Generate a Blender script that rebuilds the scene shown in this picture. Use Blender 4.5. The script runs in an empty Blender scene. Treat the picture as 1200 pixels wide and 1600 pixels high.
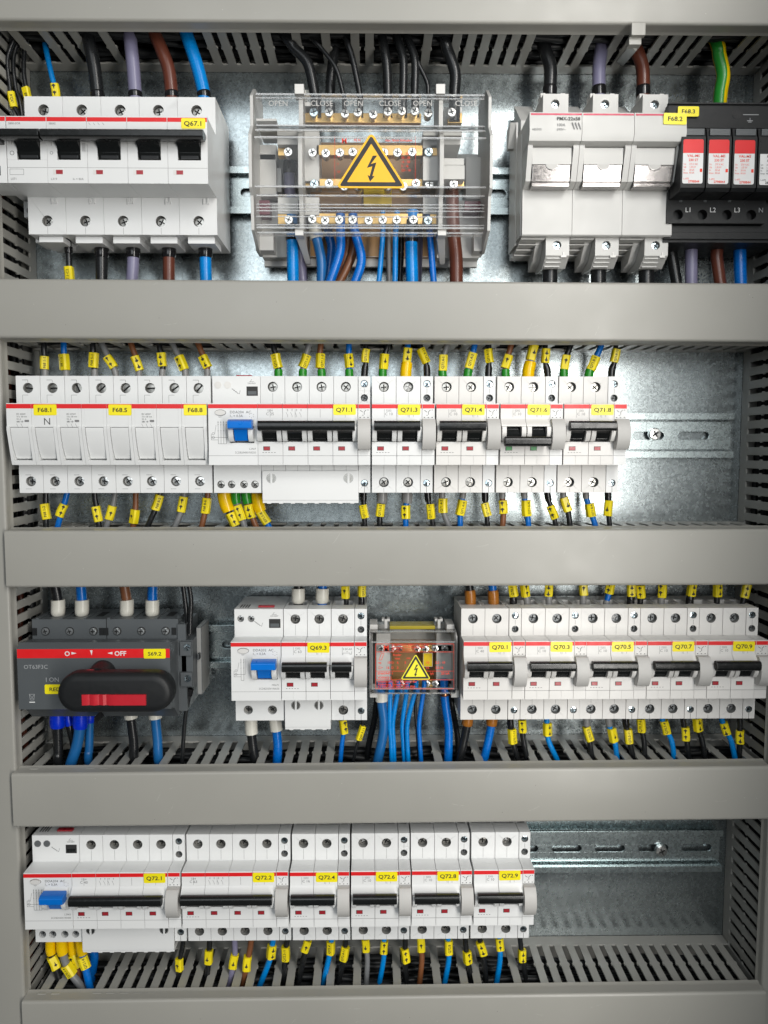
import bpy, bmesh, math, random
from mathutils import Vector, Matrix
random.seed(7)
MM = 0.001
SC = bpy.context.scene
COL = SC.collection

# ------------------------------------------------------------------ camera
FPX, PPX, PPY = 1210.0, 593.0, 800.0      # focal length and principal point of the 1200 x 1600 picture
CAMD = 620.0                              # mm in front of the mounting plate
_ya = math.atan(15 / FPX); _pi = math.atan(95 / FPX / math.cos(_ya))
_cy, _sy, _cp, _sp = math.cos(_ya), math.sin(_ya), math.cos(_pi), math.sin(_pi)
FW = Vector((_sy * _cp, _cy * _cp, -_sp)); RT = Vector((_cy, -_sy, 0)); UP = Vector((_sy * _sp, _cy * _sp, _cp))
cam = bpy.data.objects.new('camera', bpy.data.cameras.new('camera')); COL.objects.link(cam)
cam.matrix_world = Matrix(((RT.x, UP.x, -FW.x, 0), (RT.y, UP.y, -FW.y, -CAMD * MM), (RT.z, UP.z, -FW.z, 0), (0, 0, 0, 1)))
cam.data.sensor_fit = 'HORIZONTAL'; cam.data.sensor_width = 36.0; cam.data.lens = 36.0 * FPX / 1200
cam.data.shift_x = (600 - PPX) / 1200; cam.data.clip_start = 0.01; cam.data.clip_end = 50
SC.camera = cam

def at(px, py, d):
    """world X, Z in mm of the picture point (px, py) on the plane d mm in front of the plate"""
    v = FW + RT * ((px - PPX) / FPX) - UP * ((py - PPY) / FPX)
    t = (CAMD - d) / v.y
    return v.x * t, v.z * t
def proj(x, d, z):
    v = Vector((x, CAMD - d, z)); k = v.dot(FW)
    return PPX + FPX * v.dot(RT) / k, PPY - FPX * v.dot(UP) / k

# ------------------------------------------------------------------ world and lamps
w = bpy.data.worlds.new('World'); SC.world = w; w.use_nodes = True
wn = w.node_tree.nodes; wl = w.node_tree.links
bg = wn['Background']; bg.inputs[1].default_value = 0.15
tc = wn.new('ShaderNodeTexCoord'); sx = wn.new('ShaderNodeSeparateXYZ'); cr = wn.new('ShaderNodeValToRGB')
wl.new(tc.outputs['Generated'], sx.inputs[0]); wl.new(sx.outputs['Z'], cr.inputs[0]); wl.new(cr.outputs[0], bg.inputs[0])
cr.color_ramp.elements[0].position = 0.0; cr.color_ramp.elements[0].color = (0.26, 0.30, 0.32, 1)
cr.color_ramp.elements[1].position = 0.9; cr.color_ramp.elements[1].color = (0.80, 0.86, 0.90, 1)

def area(name, loc, target, sx_, sy_, power, col):
    L = bpy.data.lights.new(name, 'AREA'); L.shape = 'RECTANGLE'; L.size = sx_; L.size_y = sy_; L.energy = power; L.color = col
    o = bpy.data.objects.new(name, L); COL.objects.link(o); o.location = loc
    o.rotation_euler = (Vector(target) - Vector(loc)).to_track_quat('-Z', 'Y').to_euler(); return o
area('room_lamp', (0.4375, -1.0, 0.08), (0.26, 0, 0.0), 0.16, 1.3, 11.3, (1.0, 0.975, 0.93))
area('ceiling_lamp', (0.36, -0.9, 0.70), (0.1, 0, 0.1), 0.3, 0.3, 3.0, (1.0, 0.975, 0.94))
area('fill_lamp', (-0.16, -1.7, 0.50), (0, 0, 0), 0.9, 1.1, 9.0, (0.92, 0.97, 1.0))  # cool frontal fill added behind the camera, stands for no real window
SC.view_settings.view_transform = 'Standard'; SC.view_settings.look = 'None'
SC.view_settings.exposure = 0.0; SC.view_settings.gamma = 1.0; SC.view_settings.use_curve_mapping = False
SC.render.engine = 'CYCLES'; SC.cycles.max_bounces = 10; SC.cycles.transparent_max_bounces = 24
SC.cycles.use_denoising = True; SC.cycles.caustics_reflective = False; SC.cycles.caustics_refractive = False
SC.cycles.sample_clamp_indirect = 6

# ------------------------------------------------------------------ materials
MATS = {}
def mat(name, col, rough=0.5, metal=0.0, var=0.05, scale=60.0, bump=0.0, coat=0.0, rvar=0.06, spec=0.5):
    if name in MATS: return MATS[name]
    m = bpy.data.materials.new(name); m.use_nodes = True; nt = m.node_tree; N = nt.nodes; L = nt.links
    b = N['Principled BSDF']; b.inputs['Metallic'].default_value = metal; b.inputs['Coat Weight'].default_value = coat
    b.inputs['Specular IOR Level'].default_value = spec
    g = N.new('ShaderNodeNewGeometry'); n = N.new('ShaderNodeTexNoise'); n.inputs['Scale'].default_value = scale; n.inputs['Detail'].default_value = 6
    L.new(g.outputs['Position'], n.inputs['Vector'])
    mx = N.new('ShaderNodeMix'); mx.data_type = 'RGBA'
    mx.inputs[6].default_value = tuple(c * (1 - var) for c in col) + (1,); mx.inputs[7].default_value = tuple(min(1, c * (1 + var)) for c in col) + (1,)
    L.new(n.outputs[0], mx.inputs[0])
    oi = N.new('ShaderNodeObjectInfo'); mq = N.new('ShaderNodeMapRange'); mq.inputs[3].default_value = 0.955; mq.inputs[4].default_value = 1.03; L.new(oi.outputs['Random'], mq.inputs[0])
    hv = N.new('ShaderNodeHueSaturation'); L.new(mq.outputs[0], hv.inputs['Value']); L.new(mx.outputs[2], hv.inputs['Color']); L.new(hv.outputs[0], b.inputs['Base Color'])
    n2 = N.new('ShaderNodeTexNoise'); n2.inputs['Scale'].default_value = scale * 4.3; n2.inputs['Detail'].default_value = 4
    L.new(g.outputs['Position'], n2.inputs['Vector'])
    mr = N.new('ShaderNodeMapRange'); mr.inputs[1].default_value = 0.3; mr.inputs[2].default_value = 0.7
    mr.inputs[3].default_value = max(0.02, rough - rvar); mr.inputs[4].default_value = rough + rvar
    L.new(n2.outputs[0], mr.inputs[0]); L.new(mr.outputs[0], b.inputs['Roughness'])
    if bump:
        n3 = N.new('ShaderNodeTexNoise'); n3.inputs['Scale'].default_value = 2500; L.new(g.outputs['Position'], n3.inputs['Vector'])
        bp = N.new('ShaderNodeBump'); bp.inputs['Strength'].default_value = bump; bp.inputs['Distance'].default_value = 0.0002
        L.new(n3.outputs[0], bp.inputs['Height']); L.new(bp.outputs[0], b.inputs['Normal'])
    MATS[name] = m; return m
def P(name, *a, **k): mat(name, *a, **k)
P('white', (0.74, 0.745, 0.74), 0.38, var=0.035, scale=25, bump=0.06)
P('warmwhite', (0.70, 0.685, 0.66), 0.42, var=0.04, scale=25, bump=0.06)
P('cream', (0.56, 0.555, 0.535), 0.45, var=0.03, scale=25, bump=0.08)
P('auxgrey', (0.50, 0.49, 0.47), 0.5, var=0.03, bump=0.05)
P('duct', (0.38, 0.375, 0.345), 0.40, var=0.05, scale=14, bump=0.10, rvar=0.05)
P('cover', (0.33, 0.322, 0.292), 0.36, var=0.08, scale=11, bump=0.12, rvar=0.05)
P('scuff', (0.52, 0.51, 0.48), 0.5)
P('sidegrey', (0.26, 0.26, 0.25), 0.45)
P('dullyellow', (0.42, 0.33, 0.01), 0.45)
P('black', (0.009, 0.010, 0.010), 0.24, var=0.1, rvar=0.05, spec=0.42)
P('blackmatte', (0.011, 0.012, 0.013), 0.5, var=0.12, bump=0.1, spec=0.35)
P('dark', (0.008, 0.008, 0.009), 0.6)
P('gap', (0.10, 0.10, 0.10), 0.7)
P('greyblue', (0.085, 0.094, 0.10), 0.42, var=0.06, scale=20, bump=0.08)
P('red', (0.72, 0.012, 0.015), 0.4, var=0.03)
P('flagred', (0.35, 0.02, 0.03), 0.3)
P('crimson', (0.52, 0.02, 0.07), 0.4)
P('handlered', (0.50, 0.018, 0.03), 0.36)
P('flaggreen', (0.03, 0.30, 0.07), 0.35)
P('toggleblue', (0.0, 0.16, 0.62), 0.33)
P('yellow', (0.90, 0.77, 0.01), 0.33, var=0.02)
P('sleeve', (0.84, 0.68, 0.01), 0.36, var=0.04)
P('signyellow', (0.95, 0.50, 0.0), 0.45, var=0.02)
P('signlemon', (0.88, 0.80, 0.03), 0.45, var=0.02)
P('ink', (0.02, 0.02, 0.02), 0.6)
P('print', (0.07, 0.07, 0.07), 0.6)
P('printlight', (0.19, 0.19, 0.19), 0.6)
P('redprint', (0.80, 0.05, 0.02), 0.6)
P('whiteprint', (0.75, 0.75, 0.75), 0.5)
P('greyprint', (0.35, 0.36, 0.37), 0.5)
P('screw', (0.80, 0.80, 0.78), 0.27, metal=1.0, var=0.12, scale=500)
P('screwdark', (0.42, 0.41, 0.385), 0.30, metal=1.0, var=0.2, scale=500)
P('screwblue', (0.55, 0.66, 0.72), 0.2, metal=1.0, var=0.1, scale=500)
P('screwgrey', (0.20, 0.21, 0.215), 0.42, metal=0.5, var=0.1, scale=500)
P('brass', (0.66, 0.44, 0.17), 0.42, metal=1.0, var=0.12, scale=90)
P('copper', (0.60, 0.25, 0.12), 0.3, metal=1.0, var=0.12, scale=90)
P('fusewindow', (0.30, 0.285, 0.28), 0.15, metal=0.85, var=0.35, scale=140, rvar=0.03)
P('chrome', (0.56, 0.55, 0.55), 0.24, metal=1.0, var=0.04)
P('amber', (0.36, 0.20, 0.075), 0.4)
P('wine', (0.12, 0.015, 0.03), 0.35)
for nm, c, r in (('c_black', (0.011, 0.012, 0.013), 0.30), ('c_blue', (0.0, 0.135, 0.52), 0.28), ('c_sky', (0.0, 0.21, 0.60), 0.26), ('c_steelblue', (0.01, 0.12, 0.34), 0.34),
                 ('c_brown', (0.115, 0.032, 0.018), 0.32), ('c_tan', (0.20, 0.075, 0.03), 0.36), ('c_violet', (0.20, 0.19, 0.29), 0.34),
                 ('c_grey', (0.19, 0.195, 0.20), 0.36), ('c_green', (0.02, 0.26, 0.03), 0.33), ('c_yellow', (0.80, 0.56, 0.0), 0.33),
                 ('f_black', (0.010, 0.010, 0.011), 0.18), ('f_white', (0.66, 0.64, 0.57), 0.3), ('f_green', (0.02, 0.25, 0.02), 0.24), ('f_yellow', (0.88, 0.55, 0.0), 0.24),
                 ('f_grey', (0.24, 0.24, 0.24), 0.3), ('f_blue', (0.0, 0.03, 0.60), 0.3), ('f_orange', (0.36, 0.13, 0.015), 0.3)):
    P(nm, c, r, var=0.08, scale=120, rvar=0.05)

def steel(name, base, rough, spang):
    m = bpy.data.materials.new(name); m.use_nodes = True; N = m.node_tree.nodes; L = m.node_tree.links; b = N['Principled BSDF']
    b.inputs['Metallic'].default_value = 0.93
    g = N.new('ShaderNodeNewGeometry')
    v = N.new('ShaderNodeTexVoronoi'); v.inputs['Scale'].default_value = 620; L.new(g.outputs['Position'], v.inputs['Vector'])
    n = N.new('ShaderNodeTexNoise'); n.inputs['Scale'].default_value = 13; n.inputs['Detail'].default_value = 8; n.inputs['Roughness'].default_value = 0.65; L.new(g.outputs['Position'], n.inputs['Vector'])
    n4 = N.new('ShaderNodeTexNoise'); n4.inputs['Scale'].default_value = 900; n4.inputs['Detail'].default_value = 3; L.new(g.outputs['Position'], n4.inputs['Vector'])
    s = N.new('ShaderNodeSeparateColor'); L.new(v.outputs['Color'], s.inputs[0])
    def mth(op, a, bb):
        q = N.new('ShaderNodeMath'); q.operation = op
        for i, x in enumerate((a, bb)):
            if isinstance(x, (int, float)): q.inputs[i].default_value = x
            else: L.new(x, q.inputs[i])
        return q.outputs[0]
    t = mth('ADD', mth('MULTIPLY', s.outputs[0], spang), mth('MULTIPLY', n.outputs[0], 0.8))
    t = mth('ADD', t, mth('MULTIPLY', n4.outputs[0], spang * 1.2))
    mx = N.new('ShaderNodeMix'); mx.data_type = 'RGBA'; mx.inputs[6].default_value = tuple(c * 0.62 for c in base) + (1,); mx.inputs[7].default_value = tuple(min(1, c * 1.2) for c in base) + (1,)
    L.new(mth('MULTIPLY', t, 0.75), mx.inputs[0]); L.new(mx.outputs[2], b.inputs['Base Color'])
    L.new(mth('ADD', mth('MULTIPLY', s.outputs[1], 0.07), mth('ADD', mth('MULTIPLY', n.outputs[0], 0.12), rough - 0.09)), b.inputs['Roughness'])
    bp = N.new('ShaderNodeBump'); bp.inputs['Strength'].default_value = spang * 0.12; bp.inputs['Distance'].default_value = 0.00012
    L.new(n4.outputs[0], bp.inputs['Height']); L.new(bp.outputs[0], b.inputs['Normal'])
    MATS[name] = m
steel('galv', (0.375, 0.42, 0.43), 0.25, 0.6)
steel('zinc', (0.64, 0.73, 0.74), 0.27, 0.03)
def clear(name, tint, gl, fk):
    m = bpy.data.materials.new(name); m.use_nodes = True; N = m.node_tree.nodes; L = m.node_tree.links; N.remove(N['Principled BSDF'])
    tr = N.new('ShaderNodeBsdfTransparent'); tr.inputs[0].default_value = tint + (1,)
    g = N.new('ShaderNodeBsdfGlossy'); g.inputs['Roughness'].default_value = 0.06
    lw = N.new('ShaderNodeFresnel'); lw.inputs[0].default_value = 1.5
    ma = N.new('ShaderNodeMath'); ma.operation = 'MULTIPLY_ADD'; ma.inputs[1].default_value = fk; ma.inputs[2].default_value = gl; L.new(lw.outputs[0], ma.inputs[0])
    mx = N.new('ShaderNodeMixShader'); L.new(ma.outputs[0], mx.inputs[0]); L.new(tr.outputs[0], mx.inputs[1]); L.new(g.outputs[0], mx.inputs[2])
    L.new(mx.outputs[0], N['Material Output'].inputs[0]); MATS[name] = m
clear('clear', (0.965, 0.96, 0.95), 0.0, 0.7)
clear('clearedge', (0.93, 0.92, 0.91), 0.10, 1.2)
_n = MATS['clearedge'].node_tree; _d = _n.nodes.new('ShaderNodeBsdfDiffuse'); _d.inputs[0].default_value = (.85, .85, .84, 1); _m = _n.nodes.new('ShaderNodeMixShader'); _m.inputs[0].default_value = .17
_o = _n.nodes['Material Output']; _n.links.new(_o.inputs[0].links[0].from_socket, _m.inputs[1]); _n.links.new(_d.outputs[0], _m.inputs[2]); _n.links.new(_m.outputs[0], _o.inputs[0])

# ------------------------------------------------------------------ glyphs
CH = ' ABCDEFGHIJKLMNOPQRSTUVWXYZabcdefghijklmnopqrstuvwxyz0123456789.-=+/()%~,:'
GL = {}
def load_glyphs(off, key):
    tmp = []
    for c in list(CH) + ['HH'] + ['H%sH' % c for c in CH]:
        cu = bpy.data.curves.new('g', 'FONT'); cu.body = c; cu.resolution_u = 2; cu.offset = off; cu.size = 1
        o = bpy.data.objects.new('g', cu); COL.objects.link(o); tmp.append((c, o, cu))
    dg = bpy.context.evaluated_depsgraph_get(); dg.update(); R = {}
    for c, o, cu in tmp:
        me = bpy.data.meshes.new_from_object(o.evaluated_get(dg))
        R[c] = ([(v.co.x, v.co.y) for v in me.vertices], [tuple(p.vertices) for p in me.polygons]); bpy.data.meshes.remove(me)
    for c, o, cu in tmp: bpy.data.objects.remove(o); bpy.data.curves.remove(cu)
    mxx = lambda k: max([p[0] for p in R[k][0]] or [0])
    for c in CH: GL[key, c] = (R[c][0], R[c][1], mxx('H%sH' % c) - mxx('HH'))
load_glyphs(0.0, 0); load_glyphs(0.018, 1); load_glyphs(0.03, 2)

# ------------------------------------------------------------------ mesh builder: x right, d out of the plate, z up (mm)
def weighted_normals(me):
    """flat faces keep their own normal, the bevels between them blend"""
    F = [(p.normal.copy(), p.area) for p in me.polygons]; vf = [[] for _ in me.vertices]
    for p in me.polygons:
        for v in p.vertices: vf[v].append(p.index)
    out = [None] * len(me.loops)
    for p in me.polygons:
        n = F[p.index][0]
        for li, v in zip(p.loop_indices, p.vertices):
            a = Vector((0, 0, 0))
            for k in vf[v]:
                m, ar = F[k]
                if m.dot(n) > .60: a += m * ar
            out[li] = a.normalized() if a.length > 1e-16 else n
    me.normals_split_custom_set(out)
class MB:
    def __init__(s): s.v = []; s.f = []; s.m = []; s.mats = []
    def mi(s, m):
        if m not in s.mats: s.mats.append(m)
        return s.mats.index(m)
    def add(s, vs, fs, m):
        b = len(s.v); s.v += vs; k = s.mi(m)
        for f in fs: s.f.append(tuple(b + i for i in f)); s.m.append(k)
        return s
    def box(s, x0, x1, d0, d1, z0, z1, m):
        vs = [(x, d, z) for x in (x0, x1) for d in (d0, d1) for z in (z0, z1)]
        return s.add(vs, [(0, 1, 3, 2), (4, 6, 7, 5), (0, 4, 5, 1), (2, 3, 7, 6), (0, 2, 6, 4), (1, 5, 7, 3)], m)
    def prism(s, pr, x0, x1, m, sh=0):           # profile of (z, d) pushed along x
        n = len(pr); vs = [(x0, d, z) for z, d in pr] + [(x1, d, z) for z, d in pr]
        return s.add(vs, [tuple(range(n)), tuple(range(2 * n - 1, n - 1, -1))] + [(i, (i + 1) % n, n + (i + 1) % n, n + i) for i in range(n)], m)
    def plate(s, pr, d0, d1, m):                 # outline of (x, z) pushed along d
        n = len(pr); vs = [(x, d0, z) for x, z in pr] + [(x, d1, z) for x, z in pr]
        return s.add(vs, [tuple(range(n)), tuple(range(2 * n - 1, n - 1, -1))] + [(i, (i + 1) % n, n + (i + 1) % n, n + i) for i in range(n)], m)
    def rslab(s, x0, x1, z0, z1, r, d0, d1, m, k=4):
        pr = []
        for cx, cz, a in ((x1 - r, z1 - r, 0), (x0 + r, z1 - r, 90), (x0 + r, z0 + r, 180), (x1 - r, z0 + r, 270)):
            for i in range(k + 1):
                t = math.radians(a + 90 * i / k); pr.append((cx + r * math.cos(t), cz + r * math.sin(t)))
        return s.plate(pr, d0, d1, m)
    def disc(s, cx, cz, rx, rz, d0, d1, m, n=24):
        return s.plate([(cx + rx * math.cos(2 * math.pi * i / n), cz + rz * math.sin(2 * math.pi * i / n)) for i in range(n)], d0, d1, m)
    def holed(s, x0, x1, z0, z1, d0, d1, holes, m, inner=None, n=20):
        """slab with round holes; the slab is cut in cells along x or z, one hole in each"""
        if len(holes) > 1:
            hx = sorted(holes); alongz = abs(hx[0][0] - hx[-1][0]) < 0.5
            hs = sorted(holes, key=lambda h: h[1] if alongz else h[0]); a = z0 if alongz else x0
            for i, h in enumerate(hs):
                q = 1 if alongz else 0
                b = (h[q] + hs[i + 1][q]) / 2 if i + 1 < len(hs) else (z1 if alongz else x1)
                if alongz: s._hole(x0, x1, a, b, d0, d1, h, m, inner, n)
                else: s._hole(a, b, z0, z1, d0, d1, h, m, inner, n)
                a = b
            return s
        return s._hole(x0, x1, z0, z1, d0, d1, holes[0], m, inner, n)
    def _hole(s, x0, x1, z0, z1, d0, d1, h, m, inner, n):
        cx, cz, r = h; angs = [2 * math.pi * i / n for i in range(n)]
        angs += [math.atan2(z - cz, x - cx) % (2 * math.pi) for x in (x0, x1) for z in (z0, z1)]; angs = sorted(set(round(a, 6) for a in angs)); n = len(angs)
        C = []; R = []
        for a in angs:
            c, q = math.cos(a), math.sin(a); C.append((cx + r * c, cz + r * q))
            t = min([(x1 - cx) / c if c > 1e-9 else ((x0 - cx) / c if c < -1e-9 else 1e9), (z1 - cz) / q if q > 1e-9 else ((z0 - cz) / q if q < -1e-9 else 1e9)])
            R.append((cx + t * c, cz + t * q))
        vs = [(x, d1, z) for x, z in C] + [(x, d1, z) for x, z in R] + [(x, d0, z) for x, z in C] + [(x, d0, z) for x, z in R]
        fs = []; fi = []
        for i in range(n):
            j = (i + 1) % n
            fs += [(i, j, n + j, n + i), (n + i, n + j, 3 * n + j, 3 * n + i)]; fi.append((i, 2 * n + i, 2 * n + j, j))
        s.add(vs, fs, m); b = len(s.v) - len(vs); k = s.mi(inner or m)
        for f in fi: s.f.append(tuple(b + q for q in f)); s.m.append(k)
        return s
    def sweep(s, pts, sec, m, caps=True):        # section (u in plane, v towards viewer) along 3-D points (x, d, z)
        n = len(sec); vs = []
        for i, p in enumerate(pts):
            a = pts[max(0, i - 1)]; b = pts[min(len(pts) - 1, i + 1)]; t = Vector(b) - Vector(a)
            t = t.normalized() if t.length > 1e-9 else Vector((0, 0, 1))
            u = t.cross(Vector((0, 1, 0)))
            u = u.normalized() if u.length > 1e-3 else Vector((1, 0, 0)); v = u.cross(t).normalized()
            if v.y < 0: v = -v
            for (a1, b1) in sec: q = Vector(p) + u * a1 + v * b1; vs.append((q.x, q.y, q.z))
        fs = [(i * n + j, i * n + (j + 1) % n, (i + 1) * n + (j + 1) % n, (i + 1) * n + j) for i in range(len(pts) - 1) for j in range(n)]
        if caps: fs += [tuple(range(n)), tuple(range(len(vs) - n, len(vs)))]
        return s.add(vs, fs, m)
    def tube(s, pts, r, m, n=14, caps=True): return s.sweep(pts, [(r * math.cos(2 * math.pi * i / n), r * math.sin(2 * math.pi * i / n)) for i in range(n)], m, caps)
    def quad(s, x0, x1, z0, z1, d, m): return s.add([(x0, d, z0), (x1, d, z0), (x1, d, z1), (x0, d, z1)], [(0, 1, 2, 3)], m)
    def line(s, x0, z0, x1, z1, d, wd, m):
        if m in ('printlight', 'print'): wd = max(wd, .19)
        L = math.hypot(x1 - x0, z1 - z0) or 1; ux, uz = -(z1 - z0) / L * wd / 2, (x1 - x0) / L * wd / 2
        return s.add([(x0 - ux, d, z0 - uz), (x1 - ux, d, z1 - uz), (x1 + ux, d, z1 + uz), (x0 + ux, d, z0 + uz)], [(0, 1, 2, 3)], m)
    def poly(s, pts, d, m): return s.add([(x, d, z) for x, z in pts], [tuple(range(len(pts)))], m)
    def text(s, tx, x, z, d, size, m, al='L', rot=0.0, bold=1, sx=1.0, up=None):
        W = sum(GL[bold, c][2] for c in tx) * size * sx; o = {'L': 0, 'C': -W / 2, 'R': -W}[al]
        ca, sa = math.cos(rot), math.sin(rot)
        for c in tx:
            vs, fs, adv = GL[bold, c]
            if vs:
                s.add([(x + (o + a * size * sx) * ca - (b - 0.35) * size * sa, d, z + (o + a * size * sx) * sa + (b - 0.35) * size * ca) for a, b in vs], fs, m)
            o += adv * size * sx
        return s
    def mesh(s, name, bevel=0.0, ang=35, org=(0, 0, 0)):
        me = bpy.data.meshes.new(name)
        me.from_pydata([((x - org[0]) * MM, -(d - org[1]) * MM, (z - org[2]) * MM) for x, d, z in s.v], [], s.f)
        for k in s.mats: me.materials.append(MATS[k])
        me.polygons.foreach_set('material_index', s.m)
        bm = bmesh.new(); bm.from_mesh(me)
        bmesh.ops.recalc_face_normals(bm, faces=bm.faces[:])
        if bevel:
            es = [e for e in bm.edges if len(e.link_faces) == 2 and e.calc_face_angle(0) > 0.6 and e.calc_length() > bevel * 2.2 * MM]
            bmesh.ops.bevel(bm, geom=es, offset=bevel * MM, segments=2, profile=0.6, affect='EDGES', clamp_overlap=True)
        bm.to_mesh(me); bm.free()
        me.polygons.foreach_set('use_smooth', [True] * len(me.polygons)); me.set_sharp_from_angle(angle=math.radians(ang))
        if bevel: weighted_normals(me)
        return me
    def build(s, name, parent=None, loc=None, bevel=0.0, ang=35, org=(0, 0, 0), rot=None):
        return link(name, s.mesh(name, bevel, ang, org), parent, loc, rot)

def link(name, me, parent=None, loc=None, rot=None):
    o = bpy.data.objects.new(name, me); COL.objects.link(o)
    if parent: o.parent = parent
    if loc: o.location = (loc[0] * MM, -loc[1] * MM, loc[2] * MM)
    if rot is not None: o.rotation_euler = (0, rot, 0)
    return o
def tag(o, label, cat, group=None):
    o['label'] = label; o['category'] = cat
    if group: o['group'] = group
    return o
def thing(name, label, cat, x, z, group=None, d=0.0):
    o = bpy.data.objects.new(name, None); COL.objects.link(o); o.location = (x * MM, -d * MM, z * MM); o.empty_display_size = 0.01
    return tag(o, label, cat, group)
CACHE = {}
def cached(key, fn):
    if key not in CACHE: CACHE[key] = fn()
    return CACHE[key]

# ------------------------------------------------------------------ screws
def screw_mesh(r, m, kind='cross'):
    def mk():
        b = MB(); n = 32; V = []; F = []
        A = [2 * math.pi * i / n for i in range(n)]
        def plus(a):
            L, W = r * 0.60, r * 0.13; c, q = abs(math.cos(a)), abs(math.sin(a)); best = 0
            for hx, hz in ((L, W), (W, L)): best = max(best, min(hx / c if c > 1e-6 else 1e9, hz / q if q > 1e-6 else 1e9))
            return best
        def slot(a):
            c, q = abs(math.cos(a)), abs(math.sin(a)); return min(r * 0.8 / c if c > 1e-6 else 1e9, r * 0.17 / q if q > 1e-6 else 1e9)
        pf = plus if kind == 'cross' else slot
        rings = [[(r * math.cos(a), -2.5, r * math.sin(a)) for a in A], [(r * math.cos(a), -0.35, r * math.sin(a)) for a in A], [(r * 0.9 * math.cos(a), 0, r * 0.9 * math.sin(a)) for a in A],
                 [(pf(a) * math.cos(a), 0.12, pf(a) * math.sin(a)) for a in A], [(pf(a) * 0.86 * math.cos(a), -1.1, pf(a) * 0.86 * math.sin(a)) for a in A]]
        for R in rings: V += R
        for k in range(4):
            for i in range(n): F.append((k * n + i, k * n + (i + 1) % n, (k + 1) * n + (i + 1) % n, (k + 1) * n + i))
        F.append(tuple(4 * n + i for i in range(n)))
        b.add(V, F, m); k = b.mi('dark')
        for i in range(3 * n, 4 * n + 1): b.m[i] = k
        return b.mesh('terminal_screw', ang=30)
    return cached(('screw', r, m, kind), mk)
def screw(parent, x, z, d, r=3.3, m='screw', kind='cross', name='terminal_screw'):
    return link(name, screw_mesh(r, m, kind), parent, (x, d, z), random.uniform(0, math.pi))

# ------------------------------------------------------------------ modular breakers
Hb, Hn, D1, D2 = 41.5, 21.3, 63.0, 79.0
def arc(zc, R, dc, a0, a1, n=10): return [(zc + R * math.cos(math.radians(a0 + (a1 - a0) * i / n)), dc + R * math.sin(math.radians(a0 + (a1 - a0) * i / n))) for i in range(n + 1)]
def shell(b, x0, x1, holes_t, holes_b, m, wire=True):
    """one module: core, clamp cavities at top and bottom, holed terminal faces"""
    g = 0.13; x0 += g; x1 -= g; wd = 1.6
    b.box(x0, x1, 12, 58, -34.5, 34.5, m)
    for s in (1, -1):
        za, zb = sorted((s * 34.5, s * Hb))
        b.box(x0, x1, 48, 58, za, zb, m); b.box(x0, x1, 14, 31, za, zb, m)
        b.box(x0, x0 + wd, 31, 48, za, zb, m); b.box(x1 - wd, x1, 31, 48, za, zb, m)
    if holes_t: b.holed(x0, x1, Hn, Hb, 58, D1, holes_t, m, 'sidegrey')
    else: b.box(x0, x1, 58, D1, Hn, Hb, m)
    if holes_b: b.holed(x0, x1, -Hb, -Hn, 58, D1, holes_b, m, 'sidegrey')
    elif holes_b is not None: b.box(x0, x1, 58, D1, -Hb, -Hn, m)

def poles_into(b, n, w, on=True, m='white', strip=True):
    for i in range(n):
        x0 = i * w; x1 = x0 + w; cx = x0 + w * 0.5; g = 0.11
        shell(b, x0, x1, [(cx, 34, 3.55)], [(cx, -34, 3.55)], m)
        xa, xb = x0 + g, x1 - g; c0, c1 = x0 + w * 0.20, x1 - w * 0.20
        b.box(xa, xb, D1 - 3, 69, -Hn, Hn, m)
        b.prism([(5.4, 69), (Hn, 69), (Hn, D2 - .4), (Hn - .4, D2), (11.7, D2), (9.8, 80.2), (8.2, 81.8), (7.0, 83.0), (5.4, 83.5)], xa, xb, m)
        b.box(xa, cx - 0.1, 69, D2 - 0.15, -Hn, -14.9, m); b.box(cx + 0.1 - .2, xb, 69, D2 - 0.15, -Hn, -14.9, m)
        b.box(xa, xb, 69, D2, -14.75, -5.2, m)
        prof = [(-5.2, 69)] + [q_ for q_ in arc(2.6, 9.4, 76.2, 150, 40, 16) if -5.2 <= q_[0] <= 5.3] + [(5.35, 84), (5.35, 69)]
        b.prism(prof, xa + .25, c0, m); b.prism(prof, c1, xb - .25, m)
        if strip: b.quad(xa, xb, Hn - 3.4, Hn - 0.6, D2 + .06, 'red')
        b.line(cx, Hn - 4, cx, 11, D2 + .05, .12, 'printlight')
        for s in (1, -1): b.line(cx, s * 22, cx, s * 29.8, D1 + .05, .10, 'printlight')
        b.line(cx, -38, cx, -41.3, D1 + .05, .14, 'printlight')
        b.line(xa, -14.82, xb, -14.82, D2 + .02, .14, 'printlight')
def handle_mesh(n, w, on):
    def mk():
        b = MB(); s = 1 if on else -1; o = 0 if on else 0.6
        for i in range(n):
            x0 = i * w; l0, l1 = x0 + w * .215, x0 + w * .785; o2 = 0
            pr = [(-4.4, 69.5), (-4.4, 79.6), (-0.4, 82.2), (1.6, 83.4), (4.2, 88), (5.0, 88), (4.9, 69.5)]
            b.prism([(s * z + (0 if on else .35), d) for z, d in pr], l0, l1, 'black')
            b.box(l0 + 1.2, l1 - 1.2, 79, 80.6, *sorted((s * -3.3 + o, s * -1.0 + o)), 'blackmatte')
        zc = 5.6 * s + o; pr = []
        for a in range(0, 360, 20): pr.append((zc + 3.45 * math.copysign(abs(math.cos(math.radians(a))) ** .75, math.cos(math.radians(a))), 88.5 + 3.3 * math.copysign(abs(math.sin(math.radians(a))) ** .75, math.sin(math.radians(a)))))
        b.prism(pr, w * .09, n * w - w * .10, 'black')
        return b.mesh('toggle_handle', bevel=0.25)
    return cached(('handle', n, round(w, 2), on), mk)
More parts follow.
